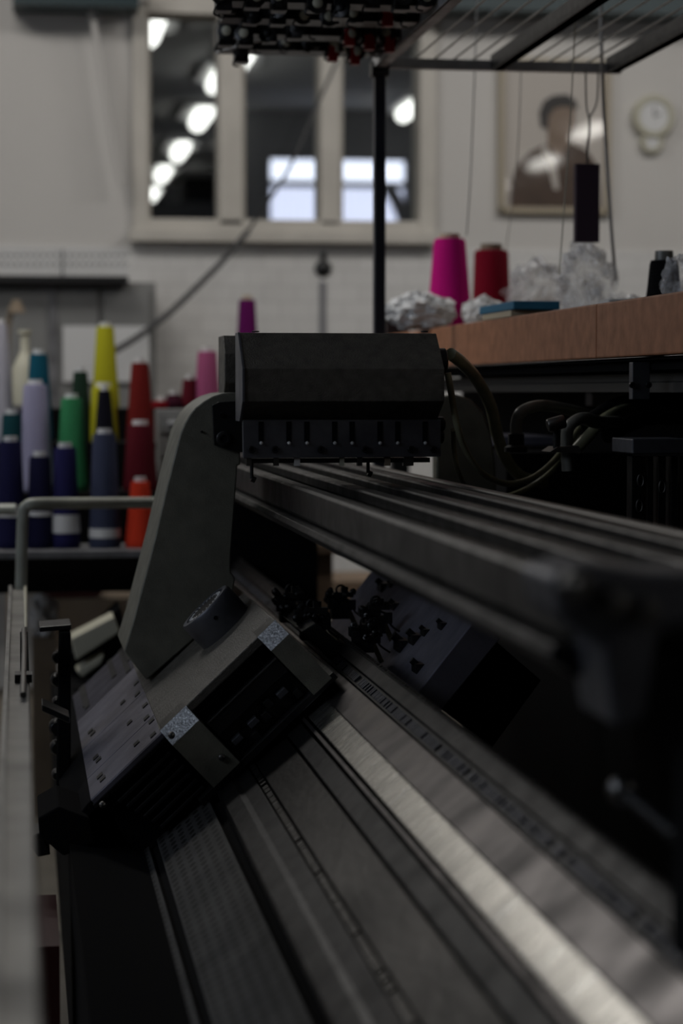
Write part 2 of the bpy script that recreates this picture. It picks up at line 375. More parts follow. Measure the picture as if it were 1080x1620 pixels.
flat('printed_face', [(862,182),(866,168),(880,160),(900,162),(909,176),(909,196),(902,214),(890,222),(876,219),(866,206)], M['skin'], YW-.022)
flat('printed_hair', [(856,200),(853,178),(860,160),(874,151),(896,149),(910,158),(914,172),(905,170),(890,168),(876,172),(868,184),(866,204)], M['hair'], YW-.024)
# clock
c = P(1029, 240, YW-.03); t = thing('wall_clock', 'cream round wall clock with a small round pendulum case below', 'clock', c)
yv = Vector((0,-1,0)); a = P(1030,186,YW); bm = B(); lathe(bm, a, [(.08,0),(.083,.03),(.075,.045),(.060,.045),(.058,.03)], yv, 40); obj('clock_case', bm, M['cream'], t, smooth=True)
bm = B(); cyl(bm, a+yv*.03, a+yv*.036, .056, n=32); obj('clock_face', bm, M['white'], t)
bm = B(); cyl(bm, a+yv*.038, a+yv*.038+Vector((.0,0,.04)), .002, n=6); cyl(bm, a+yv*.038, a+yv*.038+Vector((.026,0,.01)), .0025, n=6); obj('clock_hands', bm, M['black'], t)
a = P(1028,226,YW); bm = B(); lathe(bm, a, [(.042,0),(.046,.025),(.04,.035),(.028,.035),(.027,.025)], yv, 32); obj('pendulum_case', bm, M['cream'], t, smooth=True)
bm = B(); cyl(bm, a+yv*.026, a+yv*.03, .025, n=24); obj('pendulum_disc', bm, M['white'], t)
# round hook
a = P(510,425,YW); bm = B(); lathe(bm, a, [(.032,0),(.032,.02),(.02,.03)], yv); cyl(bm, a+yv*.02+Vector((0,0,-.02)), a+yv*.02+Vector((0,0,.06)), .010, n=10); tag(obj('wall_socket', bm, M['black'], smooth=True), 'small dark round fitting on the brick below the inner window', 'wall fitting')
bm = B(); pbox(bm, 506, 445, 515, 560, YW-.022, .01); tag(obj('cable_conduit', bm, M['wall_o']), 'thin grey conduit below the dark round wall fitting', 'conduit')
# loose wall cable
bm = B(); tube(bm, [P(392,366,7.8),P(350,415,7.7),P(300,465,7.6),P(262,500,7.5),P(215,535,7.4),P(180,556,7.3)], .011, 10); 
tag(obj('hanging_cable', bm, M['cablew'], smooth=True), 'thick grey cable sweeping diagonally from the window sill to the yarn shelf', 'cable')
bm = B(); tube(bm, [P(533,96,7.7),P(500,170,7.7),P(455,270,7.7),P(392,366,7.8)], .006, 8); tag(obj('hanging_cable', bm, M['cablew'], smooth=True), 'thin grey cable crossing the middle window pane', 'cable')
bm = B(); tube(bm, [P(138,-20,7.9),P(152,60,7.9),P(172,190,7.9),P(190,290,7.9)], .011, 8); tag(obj('hanging_cable', bm, M['wall'], smooth=True), 'pale cable hanging on the wall left of the inner window', 'cable')
# cupboard with door and notice, peg rail over it
t = thing('wall_cupboard', 'grey two door cupboard against the brick wall at left', 'cupboard', P(110, 900, 7.6))
bm = B(); pbox(bm, -60, 447, 246, 900, 7.55, .4); obj('body', bm, M['greybox'], t)
for x0, x1 in ((-58,80),(90,156),(164,238)): 
    bm = B(); pbox(bm, x0, 456, x1, 880, 7.53, .02); obj('door', bm, M['greybox'], t, bevel=.003)
bm = B(); pbox(bm, 80, 450, 90, 900, 7.52, .03); obj('stile', bm, M['rackg'], t)
bm = B(); pbox(bm, 100, 516, 236, 604, 7.515, .004); tag(obj('paper_notice', bm, M['white']), 'white paper sheet fixed to the grey cupboard behind the yellow cone', 'notice')
t = thing('peg_rack', 'dark shelf rail with rows of thin white pegs above the grey cupboard', 'rack', P(80, 445, 7.5))
bm = B(); pbox(bm, -60, 437, 203, 447, 7.45, .12); obj('shelf_bar', bm, M['black'], t)
bm = B(); pbox(bm, 92, 395, 100, 437, 7.5, .03); obj('upright', bm, M['black'], t)
for i in range(20):
    x = 2+i*10.3
    bm = B(); cyl(bm, P(x,437,7.5), P(x,392,7.5), .006, n=8); obj('peg', bm, M['white'], t)
for yy in (404,418): 
    bm = B(); cyl(bm, P(-40,yy,7.51), P(203,yy,7.51), .004, n=8); obj('wire', bm, M['rackg'], t)

# ------------------------------------------------------------------ yarn cones
def cone(px, ytop, ybot, Y, wt, wb, col, label, tubecol='white', group=None, lab=None, tube_h=.012):
    top = P(px, ytop, Y); bot = P(px, ybot, Y); s = Y/FPX; h = top.z-bot.z; rt = wt*s/2; rb = wb*s/2
    base = Vector((bot.x, Y, bot.z)); t = thing('yarn_cone', label, 'yarn cone', base, group)
    bm = B(); lathe(bm, base, [(rb*.93,0),(rb,.006),(rb*.995,.02),(rt+(rb-rt)*.5,h*.5),(rt*1.02,h-.008),(rt*.93,h)]); obj('wound_yarn', bm, yarn(col), t, smooth=True)
    bm = B(); lathe(bm, base+Vector((0,0,h*.9)), [(rt*.66,0),(rt*.6,h*.1+tube_h),(rt*.45,h*.1+tube_h),(rt*.42,h*.1)]); obj('cone_tube', bm, M[tubecol], t, smooth=True)
    if lab:
        a, b = lab; f = lambda k: rb+(rt-rb)*k+.0012
        bm = B(); lathe(bm, base, [(f(a),h*a),(f(b),h*b)]); obj('paper_band', bm, M['white'], t, smooth=True)
    return t
G = 'yarn cones on the tiered rack at left'
tiers = [(5.30,868),(5.55,778),(5.80,700),(6.05,646)]
def C_(px, ytop, tier, wt, wb, col, label, base=None, **k):
    Y, yb = tiers[tier]; return cone(px, ytop, base or yb, Y, wt, wb, col, label, group=G, **k)
C_(18,698,0,34,46,(.010,.010,.048),'dark navy yarn cone at the left end of the front row',lab=(.3,.38))
C_(64,722,0,32,44,(.008,.008,.035),'very dark navy cone between two blue cones in the front row',lab=(.36,.41))
C_(104,708,0,34,46,(.016,.015,.075),'indigo yarn cone with a broad white paper band, front row',lab=(.16,.34))
C_(166,686,0,36,50,(.042,.050,.092),'slate blue yarn cone in the front row',lab=(.1,.18))
C_(222,762,0,30,48,(.62,.045,.018),'bright orange red yarn cone in the front row beside the machine arm')
C_(57,608,1,36,58,(.30,.29,.42),'pale lavender yarn cone in the second row')
C_(114,630,1,32,52,(.035,.21,.085),'bright green yarn cone beside the lavender one')
C_(166,618,1,20,46,(.006,.006,.012),'black tapered yarn cone in front of the yellow cone')
C_(222,672,1,40,56,(.085,.006,.012),'burgundy yarn cone standing behind the orange red one')
C_(20,655,1,30,44,(.008,.05,.06),'dark teal yarn cone at the left edge of the second row')
C_(62,560,2,28,46,(.006,.075,.12),'teal blue yarn cone rising behind the lavender one')
C_(128,588,2,22,36,(.015,.035,.022),'dark bottle green yarn cone behind the bright green one')
C_(222,574,2,27,46,(.15,.012,.010),'tall brick red yarn cone in the third row')
C_(164,612,2,38,48,(.42,.40,.02),'short yellow yarn cone hidden behind the black one')
C_(2,512,2,22,42,(.45,.44,.50),'white yarn cone cut by the left edge of the photo')
C_(167,517,3,27,44,(.44,.42,.02),'tall mustard yellow yarn cone in front of the paper notice')
C_(300,600,3,22,30,(.10,.008,.016),'small dark red yarn cone beside the pink one')
C_(328,556,3,30,42,(.36,.085,.19),'dusty pink yarn cone beside the machine arm')
C_(275,624,3,22,34,(.05,.008,.02),'short plum cone left of the small dark red one')
C_(255,634,3,22,34,(.30,.012,.02),'short bright red cone behind the brick red one')
cone(391,474,640,6.4,26,44,(.11,.006,.09),'purple yarn cone rising behind the carriage cover','paper',group=None)
# brass bottle-like lamp
p = P(40,640,6.0); bm = B(); lathe(bm, p, [(.035,0),(.035,.10),(.02,.13),(.012,.15),(.012,.19),(.018,.195),(.018,.205)]); tag(obj('oil_bottle', bm, M['cream'], smooth=True), 'cream bottle with brown neck behind the teal cone', 'bottle')
p = P(12,640,6.9); bm = B(); tube(bm, [Vector((p.x,p.y,0)), p, p+Vector((0,0,.2)), p+Vector((.01,0,.28)), p+Vector((.03,0,.32))], .009, 8); lathe(bm, p+Vector((.03,0,.29)), [(.03,0),(.012,.04)]); tag(obj('floor_lamp', bm, M['card']), 'small brown gooseneck lamp standing before the grey cupboard', 'lamp')
# tiered rack
t = thing('tiered_yarn_rack', 'dark stepped rack carrying the rows of yarn cones', 'rack', (P(120,880,5.3).x, 5.5, 0))
xL, xR = P(-60,868,5.3).x, P(246,868,5.3).x
for i, (Y, yb) in enumerate(tiers):
    z = P(0, yb, Y).z; x1 = xR if i < 3 else P(390,646,6.05).x
    bm = B(); box(bm, (xL, Y-.10, z-.018), (x1+i*.03, Y+.12, z)); obj('shelf_board', bm, M['rackg'] if i == 0 else M['black_m'], t, bevel=.002)
    if i:
        bm = B(); box(bm, (xL, Y-.105, tz), (x1-.04, Y-.10, z-.018)); obj('shade_riser', bm, M['black_m'], t)  # added black sheet standing in for the gloom between cone rows
    tz = z
    for x in (xL+.01, x1-.03):
        bm = B(); box(bm, (x, Y-.02, 0), (x+.03, Y+.02, z-.018)); obj('leg', bm, M['black'], t)
bm = B(); zd = P(0,868,5.3).z-.018; box(bm, (xL, 5.44, P(0,938,5.45).z), (xR-.035, 5.45, zd)); obj('shade_panel', bm, M['black_m'], t)  # added black panel in place of the shade under the front shelf
# the second level behind: purple cone stand
bm = B(); z = P(0,640,6.4).z; x = P(391,640,6.4).x; box(bm, (x-.06, 6.34, P(0,872,6.1).z), (x+.06, 6.46, z)); tag(obj('pedestal_cabinet', bm, M['greybox']), 'narrow grey cabinet on the bench carrying the purple yarn cone', 'cabinet')
t = thing('metal_drawer_box', 'grey metal drawer box between the red cones and the machine arm', 'box', P(272,762,5.62))
bm = B(); pbox(bm, 250, 648, 300, 762, 5.62, .14); obj('body', bm, M['greybox'], t, bevel=.003)
for y in (655,692,728): 
    bm = B(); pbox(bm, 254, y, 296, y+30, 5.612, .01); d = obj('drawer', bm, M['greybox'], t, bevel=.001)
    bm = B(); pbox(bm, 266, y+10, 280, y+16, 5.60, .014); obj('handle', bm, M['white'], d)
bm = B(); box(bm, (P(250,0,5.6).x, 5.58, 0), (P(300,0,5.62).x, 5.8, P(0,762,5.62).z)); tag(obj('side_pedestal', bm, M['black_m']), 'dark pedestal under the grey metal drawer box', 'pedestal')

# pale guard frame at left and near rail ---------------------------------
t = thing('guard_rail', 'pale grey metal guard rail with a raised tube frame at its far end', 'rail', P(35, 1030, 3.3))
zr = P(30,1050,3.3).z
xl, xr = P(8,1050,3.3).x, P(46,1050,3.3).x
bm = B(); prism(bm, [(xl,zr),(xr,zr),(xr,zr-.03),(xl,zr-.03)], .75, 4.55); obj('flat_bar', bm, M['railp'], t, bevel=.003)
bm = B(); prism(bm, [(xl,zr),(xl+.006,zr),(xl+.006,zr+.008),(xl,zr+.008)], .75, 4.55); obj('bar_lip', bm, M['railp'], t)
a = P(33,935,4.55); b = P(36,797,4.55); c = P(262,795,4.75)
bm = B(); tube(bm, [a, b+Vector((0,0,-.03)), b+Vector((.008,0,-.006)), b+Vector((.03,0,0)), P(120,796,4.6), c], .0125, 14, 6); obj('tube_frame', bm, M['tubep'], t, smooth=True)
bm = B(); tube(bm, [P(-30,806,5.0), P(25,806,5.0)], .013, 12, 0); obj('tube_brace', bm, M['tubep'], t)
for X in (xl+.01,):
    for y in (1.2, 4.4):
        bm = B(); box(bm, (X, y, 0), (X+.025, y+.03, zr-.03)); obj('leg', bm, M['railp'], t)
l0 = P(30,1005,3.55)
bm = B(); box(bm, (P(23,0,3.5).x, 3.12, zr), (P(36,0,3.5).x, 3.72, zr+.002)); obj('latch_slot', bm, M['black_m'], t)
bm = B(); tube(bm, [(P(30,0,3.4).x, 3.68, zr+.010), (P(30,0,3.4).x, 3.4, zr+.012), (P(27,0,3.3).x, 2.9, zr+.008)], .0045, 10); obj('latch_rod', bm, M['steel'], t, smooth=True)
bm = B(); box(bm, (P(14,0,3.1).x, 3.08, zr), (P(42,0,3.1).x, 3.12, zr+.012)); obj('latch_stop', bm, M['black'], t)
bm = B(); tube(bm, [(P(33,0,4).x, 4.5, zr+.008), (P(32,0,4).x, 3.72, zr+.008)], .003, 8, 0); obj('thin_wire', bm, M['cream'], t)

# ------------------------------------------------------------------ knitting machine (fixed bed, rails)
YC = 3.2
km = thing('flat_knitting_machine', 'long dark steel knitting machine with sloping needle bed and raised rails', 'knitting machine', (.5, 3.1, 0))
def L_(t, h=0.):
    return (223+308*t-.645*h, 1357-260*t-.764*h)
def bed(name, prof, m, bevel=.0012, y0=.9, y1=5.2, **k):
    bm = B(); prism(bm, [XZ(*L_(t, h), YC) for t, h in prof], y0, y1); return obj(name, bm, m, km, bevel=bevel, **k)
bed('bed_casting', [(-.06,-8),(1.17,-10),(1.21,-20),(1.25,-150),(.9,-260),(-.1,-60)], M['black_m'])
bed('perforated_strip', [(-.03,0),(.045,0),(.045,-12),(-.03,-12)], M['perf'], bevel=.0002)
bed('perforated_strip', [(.085,0),(.35,2),(.35,-12),(.085,-12)], M['perf'], bevel=.0003)
bed('slide_rail', [(.39,3),(.405,6),(.47,6),(.49,3),(.55,3),(.55,-12),(.39,-12)], M['steel_dk'])
bed('cam_track', [(.585,1),(.74,1),(.74,-12),(.585,-12)], M['steel_sc'])
bed('cam_track', [(.75,3),(.82,4),(.82,-12),(.75,-12)], M['steel_dk'])
bed('edge_strip', [(.832,7),(.846,7),(.846,-10),(.832,-10)], M['steel_md'], bevel=.0006)
bed('bright_plate', [(.858,3),(.90,3.6),(.955,3.2),(.955,-12),(.858,-12)], M['steel_br'], smooth=True)
bed('grey_plate', [(.956,3),(1.07,1.5),(1.07,-12),(.956,-12)], M['steel_md'])
bed('dark_channel', [(1.075,-4),(1.13,-5),(1.13,-12),(1.075,-12)], M['black'])
bed('ridge_strip', [(1.13,1),(1.185,2),(1.20,-2),(1.21,-20),(1.13,-20)], M['steel_dk'])
bed('ridge_edge', [(1.186,5),(1.20,4),(1.205,-2),(1.186,-1)], M['steel'], bevel=.0006)
def needle_row(t0, t1, h, step, w, m, name, jit=.3, y0=1.0, y1=5.1):
    bm = B(); y = y0
    while y < y1:
        if random.random() > jit*.4:
            hh = h*(1-jit*random.random()); box_pts = [XZ(*L_(a, b), YC) for a, b in ((t0,-8),(t1,-8),(t1,hh*.8),(t0,hh))]; prism(bm, box_pts, y, y+w)
        y += step
    return obj(name, bm, m, km, kind='stuff')
needle_row(.557, .578, 4, .012, .006, M['steel'], 'needle_butts')
needle_row(1.085, 1.118, -1, .010, .004, M['steel_bl'], 'needle_hooks', .5)
needle_row(1.188, 1.199, 8, .0085, .005, M['steel'], 'sinker_teeth', .2)
# frame under the bed
for y in (1.1, 4.9):
    bm = B(); box(bm, (.10, y, 0), (.75, y+.12, .42)); obj('frame_stand', bm, M['black_m'], km)
bm = B(); prism(bm, [XZ(110,1330,YC),XZ(232,1352,YC),XZ(420,1500,YC),XZ(420,1620,YC),XZ(115,1700,YC)], .95, 5.15); obj('front_panel', bm, M['black_m'], km)
# carrier rails
ZR = P(0,767,3.4).z
def RX(r): return None
def rail(name, x0, x1, zt, zb, m, y0=1.62, y1=5.2, cham=.006):
    bm = B(); prism(bm, [(x0,zb+cham),(x0,zt-cham*.4),(x0+cham*.4,zt),(x1-cham,zt),(x1,zt-cham),(x1,zb),(x0+cham,zb)], y0, y1); return obj(name, bm, m, km, bevel=.0008)
rail('carrier_rail', .421, .452, ZR, ZR-.052, M['steel_dk'], cham=.010)
bm = B(); prism(bm, [(.409,ZR-.050),(.452,ZR-.050),(.452,ZR-.075),(.425,ZR-.075),(.405,ZR-.058)], 1.62, 5.2); obj('carrier_beam', bm, M['steel_dk'], km, bevel=.001)
for x in (.497, .563, .632): rail('carrier_rail', x, x+.030, ZR, ZR-.022, M['steel_dk'])
rail('carrier_rail', .672, .694, ZR+.001, ZR-.022, M['steel'])
for x in (.470, .537, .604): 
    bm = B(); box(bm, (x, 1.62, ZR-.026), (x+.012, 5.2, ZR-.020)); obj('carrier_wire_rail', bm, M['steel_dk'], km)
bm = B(); box(bm, (.45, 1.62, ZR-.060), (.70, 5.2, ZR-.045)); obj('rail_tray', bm, M['black_m'], km)
# near end bracket
bm = B(); prism(bm, [XZ(x, y, 1.58) for x, y in ((850,905),(905,885),(1010,900),(1110,900),(1110,975),(1020,990),(1000,1130),(948,1140),(930,1010),(862,965))], 1.54, 1.64); obj('end_bracket', bm, M['steel_bl'], km, bevel=.006)
for x, y in ((905,925),(960,950),(1010,965)):
    a = P(x,y,1.54); bm = B(); cyl(bm, a, a+Vector((0,-.02,0)), .012, n=6); cyl(bm, a+Vector((0,-.02,0)), a+Vector((0,-.035,0)), .007, n=12); obj('bracket_bolt', bm, M['steel'], km, bevel=.001)
bm = B(); box(bm, (.50, 1.5, .3), (.545, 1.60, ZR-.07)); obj('end_post', bm, M['black_m'], km)
bm = B(); box(bm, (.44, 5.2, 0), (.72, 5.32, ZR-.0)); obj('end_post', bm, M['black_m'], km)
# ball ended lever
a = P(985,1250,1.75); b = P(1130,1372,1.6); bm = B(); bmesh.ops.create_uvsphere(bm, u_segments=24, v_segments=16, radius=.0135); bmesh.ops.translate(bm, verts=bm.verts, vec=a)
lv = thing('lever', 'blurred ball ended lever in the dark at the right', 'lever', a); obj('ball_knob', bm, M['steel'], lv, smooth=True)
bm = B(); cyl(bm, a, b, .007, n=14); obj('lever_rod', bm, M['black'], lv, smooth=True)

# ------------------------------------------------------------------ carriage
ca = thing('knitting_carriage', 'dark olive knitting carriage with tall curved arm bridging the needle bed', 'carriage', (.33, 3.5, P(0,1263,YC).z))
def part(name, pts, Yref, y0, y1, m, bevel=.0015, parent=None, **k):
    bm = B(); pp(bm, pts, Yref, y0, y1); return obj(name, bm, m, parent or ca, bevel=bevel, **k)
YA = 3.65
arm_pts = [(380,621),(366,620.5),(352,622),(336,627),(322,635),(309,645),(300,656),(292,670),(285,686),(265,765),(244,855),(227,920),(210,985),(196,1031),(232,1076),(301,1016),(364,958),(372,915),(365,905),(365,881),(371,800),(375.5,736),(380,736)]
arm = part('left_arm', arm_pts, YA, YA, YA+.24, M['paint'], .004, smooth=True)
# engraved slot on the arm's edge, plate and screw
a = P(196,1000,YA+.08)
bm = B(); prism(bm, [XZ(x,y,YA-.004) for x,y in ((335,641),(345,636),(384,634),(384,716),(362,712),(338,704))], YA-.012, YA); br = obj('joint_plate', bm, M['black'], ca, bevel=.001)
def screw(px, py, Y, r, m, parent, name='screw'):
    a = P(px, py, Y); bm = B(); lathe(bm, a, [(r,0),(r,.004),(r*.85,.0055),(r*.5,.0055),(r*.45,.002)], yv, 20); return obj(name, bm, m, parent, smooth=True)
screw(354,694,YA-.012,.0135,M['black'],br); screw(350,656,YA-.012,.004,M['steel_dk'],br,'rivet'); screw(319,683,YA,.002,M['black'],arm,'rivet')
# right arm
ra = [(690,800),(690,628),(722,624),(745,632),(765,652),(778,690),(784,740),(786,830)]
part('right_arm', ra, 3.95, 3.95, 3.99, M['paint'], .004, smooth=True)
# top cover
def z_(py, Y=3.4): return P(540, py, Y).z
XL, XR = P(386.5,600,3.4).x, P(703,600,3.4).x
prof = [(3.47,z_(525)),(3.40,z_(583)),(3.40,z_(635)),(3.46,z_(666)),(3.50,z_(666)),(3.50,z_(525))]
bm = B(); prism_x(bm, prof, XL, XR); cv = obj('top_cover', bm, M['paint_shade'], ca, bevel=.0015)
bm = B(); prism_x(bm, [(3.468,z_(524.5)),(3.396,z_(583)),(3.396,z_(636)),(3.443,z_(667)),(3.505,z_(667)),(3.505,z_(524.5))], XL-.004, XL+.0005); obj('cover_end_plate', bm, M['steel_bl'], ca, bevel=.001)
bm = B(); prism_x(bm, [(y, z-.0005) for y, z in [(3.50,z_(528)),(3.50,z_(664)),(3.66,z_(664)),(3.66,z_(528))]], XL+.02, XR-.004); obj('cover_bridge', bm, M['black'], ca)
x0 = P(354,600,3.68).x
bm = B(); prism_x(bm, [(3.70,z_(531,3.68)),(3.665,z_(560,3.68)),(3.665,z_(606,3.68)),(3.70,z_(640,3.68)),(3.78,z_(640,3.68)),(3.78,z_(531,3.68))], x0, XR+.02); obj('rear_cover', bm, M['paint_shade'], ca, bevel=.0015)
for x in (404, 671):
    a = P(x,525.5,3.46); bm = B(); cyl(bm, a, a+Vector((0,0,.002)), .006, n=16); obj('cover_screw', bm, M['steel_dk'], cv, bevel=.0005)
# selector plate
sp = part('selector_plate', [(384,664),(697,664),(697,722.5),(385,725)], 3.44, 3.44, 3.455, M['steel_bl'], .0008)
for x in (413,457,485.5,529.5,557,601,629,672.5):
    bm = B(); pbox(bm, x-4, 667, x+4, 699, 3.4385, .004); obj('slot', bm, M['black_m'], sp)
    a = P(x,701,3.438); bm = B(); lathe(bm, a, [(.003,0),(.0025,.004),(.001,.005)], yv, 12); obj('pin', bm, M['white'], sp, smooth=True)
for x in (398,435,507,577.5,650,685.5): screw(x,711,3.44,.006,M['black'],sp)
bm = B(); pbox(bm, 390, 724, 680, 733, 3.45, .05); obj('plate_base', bm, M['black'], ca)
for x, w, m in ((437,8,'steel'),(470,9,'white'),(541,7,'cream'),(569,8,'steel'),(613,9,'card'),(646,16,'steel'),(394,8,'steel')):
    bm = B(); pbox(bm, x-w/2, 722, x+w/2, 737, 3.446, .012); obj('yarn_guide', bm, M[m], ca)
for x, y, Y in ((398,757,3.5),(582,748,3.5)):
    a = P(x,722,Y); b = P(x,y,Y); bm = B(); cyl(bm, a, b, .003, n=8); cyl(bm, b, b+Vector((.006,0,-.003)), .005, n=8); obj('carrier_finger', bm, M['black'], ca)
# black knob + lower knob at the right end of the cover
xr_ = XR
for py, h, ln in ((570,.021,.015),(672,.012,.012),(692,.012,.010)):
    a = Vector((xr_ if py < 600 else P(697,0,3.44).x, 3.46, z_(py))); bm = B(); lathe(bm, a, [(h,0),(h,ln*.8),(h*.8,ln)], Vector((1,0,0)), 24); obj('end_knob', bm, M['black'], ca, smooth=True)
# cam box: sloping casting
TOPN = Vector((-.70,0,.72))
def CB(t, h=0.):   # along the top edge of the cam box in the plane Y=3.2; t=0 low left, 1 upper right; h below surface
    return (141+294*t+.70*h, 1263-282*t+.72*h)
def cpart(name, pr, y0, y1, m, bevel=.0012, parent=None, **k):
    if y1 > 3.85: y1 = 4.3
    bm = B(); prism(bm, [XZ(*CB(t,h), YC) for t, h in pr], y0, y1); return obj(name, bm, m, parent or ca, bevel=bevel, **k)
top = cpart('cam_box_top', [(.38,0),(1,0),(1.0,14),(.38,14)], YC, 4.02, M['paint_shade'], .002)
cpart('cam_box_body', [(.40,14),(1,14),(1.0,110),(.40,110)], YC+.06, 4.0, M['black'])
# two bevelled feet at the front
def foot(t0, t1, h1, name='foot'):
    bm = B(); A = [XZ(*CB(t0,0),YC), XZ(*CB(t1,0),YC)]; yb = YC+.06
    q = [CB(t0,0),CB(t1,0),CB(t1,26),CB(t0,26),CB(t1,h1),CB(t0,h1)]; w = [XZ(*p, YC) for p in q]
    ys = YC-.028
    v = lambda p, y: bm.verts.new((p[0], y, p[1]))
    a0, a1 = v(w[0], YC), v(w[1], YC); b0, b1 = v(w[3], ys), v(w[2], ys); c0, c1 = v(w[5], ys), v(w[4], ys)
    d0, d1 = v(w[0], yb), v(w[1], yb); e0, e1 = v(w[5], yb), v(w[4], yb)
    for f in ((b0,b1,c1,c0),(c0,c1,e1,e0),(d0,e0,e1,d1),(a0,d0,d1,a1),(a0,b0,c0,e0,d0),(a1,d1,e1,c1,b1)): bm.faces.new(f)
    o = obj(name, bm, M['paint'], ca, bevel=.0)
    bm = B(); q = [bm.verts.new(c) for c in ((w[0][0],YC,w[0][1]),(w[1][0],YC,w[1][1]),(w[2][0],ys,w[2][1]),(w[3][0],ys,w[3][1]),(w[0][0],YC+.01,w[0][1]),(w[1][0],YC+.01,w[1][1]),(w[2][0],ys+.01,w[2][1]),(w[3][0],ys+.01,w[3][1]))]
    for f in ((0,1,2,3),(4,5,6,7),(0,1,5,4),(1,2,6,5),(2,3,7,6),(3,0,4,7)): bm.faces.new([q[k] for k in f])
    obj('bevel_face', bm, M['bevelp'], o, label='bare speckled bevel of the foot, lit tone in its colour'); return o
foot(.905, 1.0, 122, 'front_foot'); foot(.38, .52, 118, 'front_foot')
cpart('recess_panel', [(.52,10),(.905,10),(.905,44),(.52,44)], YC+.03, YC+.06, M['black_m'])
cpart('recess_ledge', [(.53,44),(.90,44),(.90,70),(.53,70)], YC-.005, YC+.06, M['black'])
cpart('ledge_edge', [(.53,42),(.90,42),(.90,44.5),(.53,44.5)], YC-.007, YC+.05, M['steel'], .0005)
cpart('lower_block', [(.53,72),(.90,72),(.90,118),(.53,118)], YC+.01, YC+.06, M['black'])
for t, h in ((.55,88),(.64,86),(.80,84)):
    cpart('adjuster', [(t,h),(t+.045,h),(t+.045,h+10),(t,h+10)], YC-.012, YC+.02, M['steel_bl'], .001)
for t, h in ((.70,92),(.74,80),(.62,104),(.85,100)):
    cpart('cam_lug', [(t,h),(t+.03,h),(t+.03,h+14),(t,h+14)], YC-.006, YC+.02, M['black'], .001)
cpart('bottom_skirt', [(.30,118),(1.02,118),(1.02,130),(.30,130)], YC-.02, 4.02, M['black'])
# graduated plate with four bands
ys = [YC, 3.37, 3.64, 3.95, 4.3]
for i in range(4):
    cpart('band_plate', [(0,3),(.38,3),(.38,14),(0,14)], ys[i]+(.0025 if i else 0), ys[i+1]-.0025, M['steel_lav'], .001)
    for t, dy in ((.33,.02),(.345,.13),(.25,.07+.04*(i%2)),(.06,.05),(.05,.09)):
        cpart('index_stud', [(t,1.2),(t+.03,1.2),(t+.03,4),(t,4)], ys[i]+dy, ys[i]+dy+.022, M['black'], .0005)
cpart('plate_bed', [(-.01,12),(.40,12),(.40,20),(-.01,20)], YC+.002, 3.98, M['black'])
cpart('shaded_side_plate', [(-.005,5),(-.17,14),(-.17,30),(-.005,20)], YC+.01, 4.25, M['black_m'], .002)  # this slope lies in shadow; the shade is put into its black
for i in range(3):
    a = P(*CB(.17,2), ys[i+1]-.04)
cpart('edge_trim', [(0,4),(.38,4),(.38,12),(0,12)], YC-.004, YC, M['steel_lav'], .0008)
# ribbed housing under the plate
gb = cpart('ribbed_housing', [(0.03,20),(.40,20),(.46,125),(.15,150),(-.04,120)], YC+.03, 3.9, M['black_m'])
for i in range(6):
    h = 34+i*15
    cpart('cooling_rib', [(.07+i*.01,h),(.35,h),(.35,h+6),(.07+i*.01,h+6)], YC+.002, YC+.03, M['black'], .001, gb)
for t, h in ((.40,18),(.48,98),(.02,22)):
    a = P(*CB(t,h), YC-.03); bm = B(); lathe(bm, a, [(.0055,0),(.005,.004),(.002,.006)], yv, 14); obj('housing_bolt', bm, M['steel'], gb, smooth=True)
# left lower lumps
part('side_latch', [(60,1290),(92,1272),(140,1290),(150,1330),(100,1350),(62,1318)], YC, YC-.02, YC+.16, M['black_m'], .003)
part('side_latch', [(52,1322),(66,1316),(80,1352),(60,1356),(48,1338)], YC, YC+.0, YC+.08, M['black'], .002)
part('side_bar', [(94,1000),(112,1000),(112,1290),(88,1290)], YC+.45, YC+.45, YC+.52, M['black_m'], .003)
for y, r in ((1040,9),(1075,11),(1110,8),(1150,14),(1182,12),(1225,9)):
    a = P(90,y,YC+.48); bm = B(); lathe(bm, a+Vector((0,.015,0)), [(r/1000,0),(r/1000,.03),(r/1400,.035)], yv, 14); obj('side_knob', bm, M['black'], ca, smooth=True)
part('side_bracket', [(66,1112),(110,1132),(110,1142),(66,1122)], YC+.3, YC+.28, YC+.36, M['black'], .002)
part('side_bracket', [(62,988),(112,984),(112,992),(62,996)], YC+.5, YC+.46, YC+.56, M['black'], .002)
# dial
dn = Vector((-.69,0,.724)).normalized(); dc = P(350,986,3.50)
d = B(); lathe(d, dc, [(.0505,-.01),(.0505,.014),(.0505,.036),(.048,.040),(.040,.040),(.039,.037)], dn, 64); dl = obj('dial', d, M['steel_bl'], ca, smooth=True, label='round grey metal dial')
d = B(); cyl(d, dc+dn*.0371, dc+dn*.0385, .036, n=48); obj('dial_face', d, M['black'], dl)
tang = Vector((0,1,0)); cr = dn.cross(tang)
for k in range(24):
    an = k*math.pi/12; q = dc+dn*.039; e = tang*math.cos(an)+cr*math.sin(an); d = B(); cyl(d, q+e*.028, q+e*.035, .0009, n=6); obj('dial_tick', d, M['white'], dl)
a = dc+dn*.018+(-cr if cr.x < 0 else cr)*0
e = Vector((0,-1,0))*.0505; d = B(); cyl(d, dc+dn*.020+e*.98, dc+dn*.020+e*1.03, .0035, n=12); obj('dial_hole', d, M['black_m'], dl)
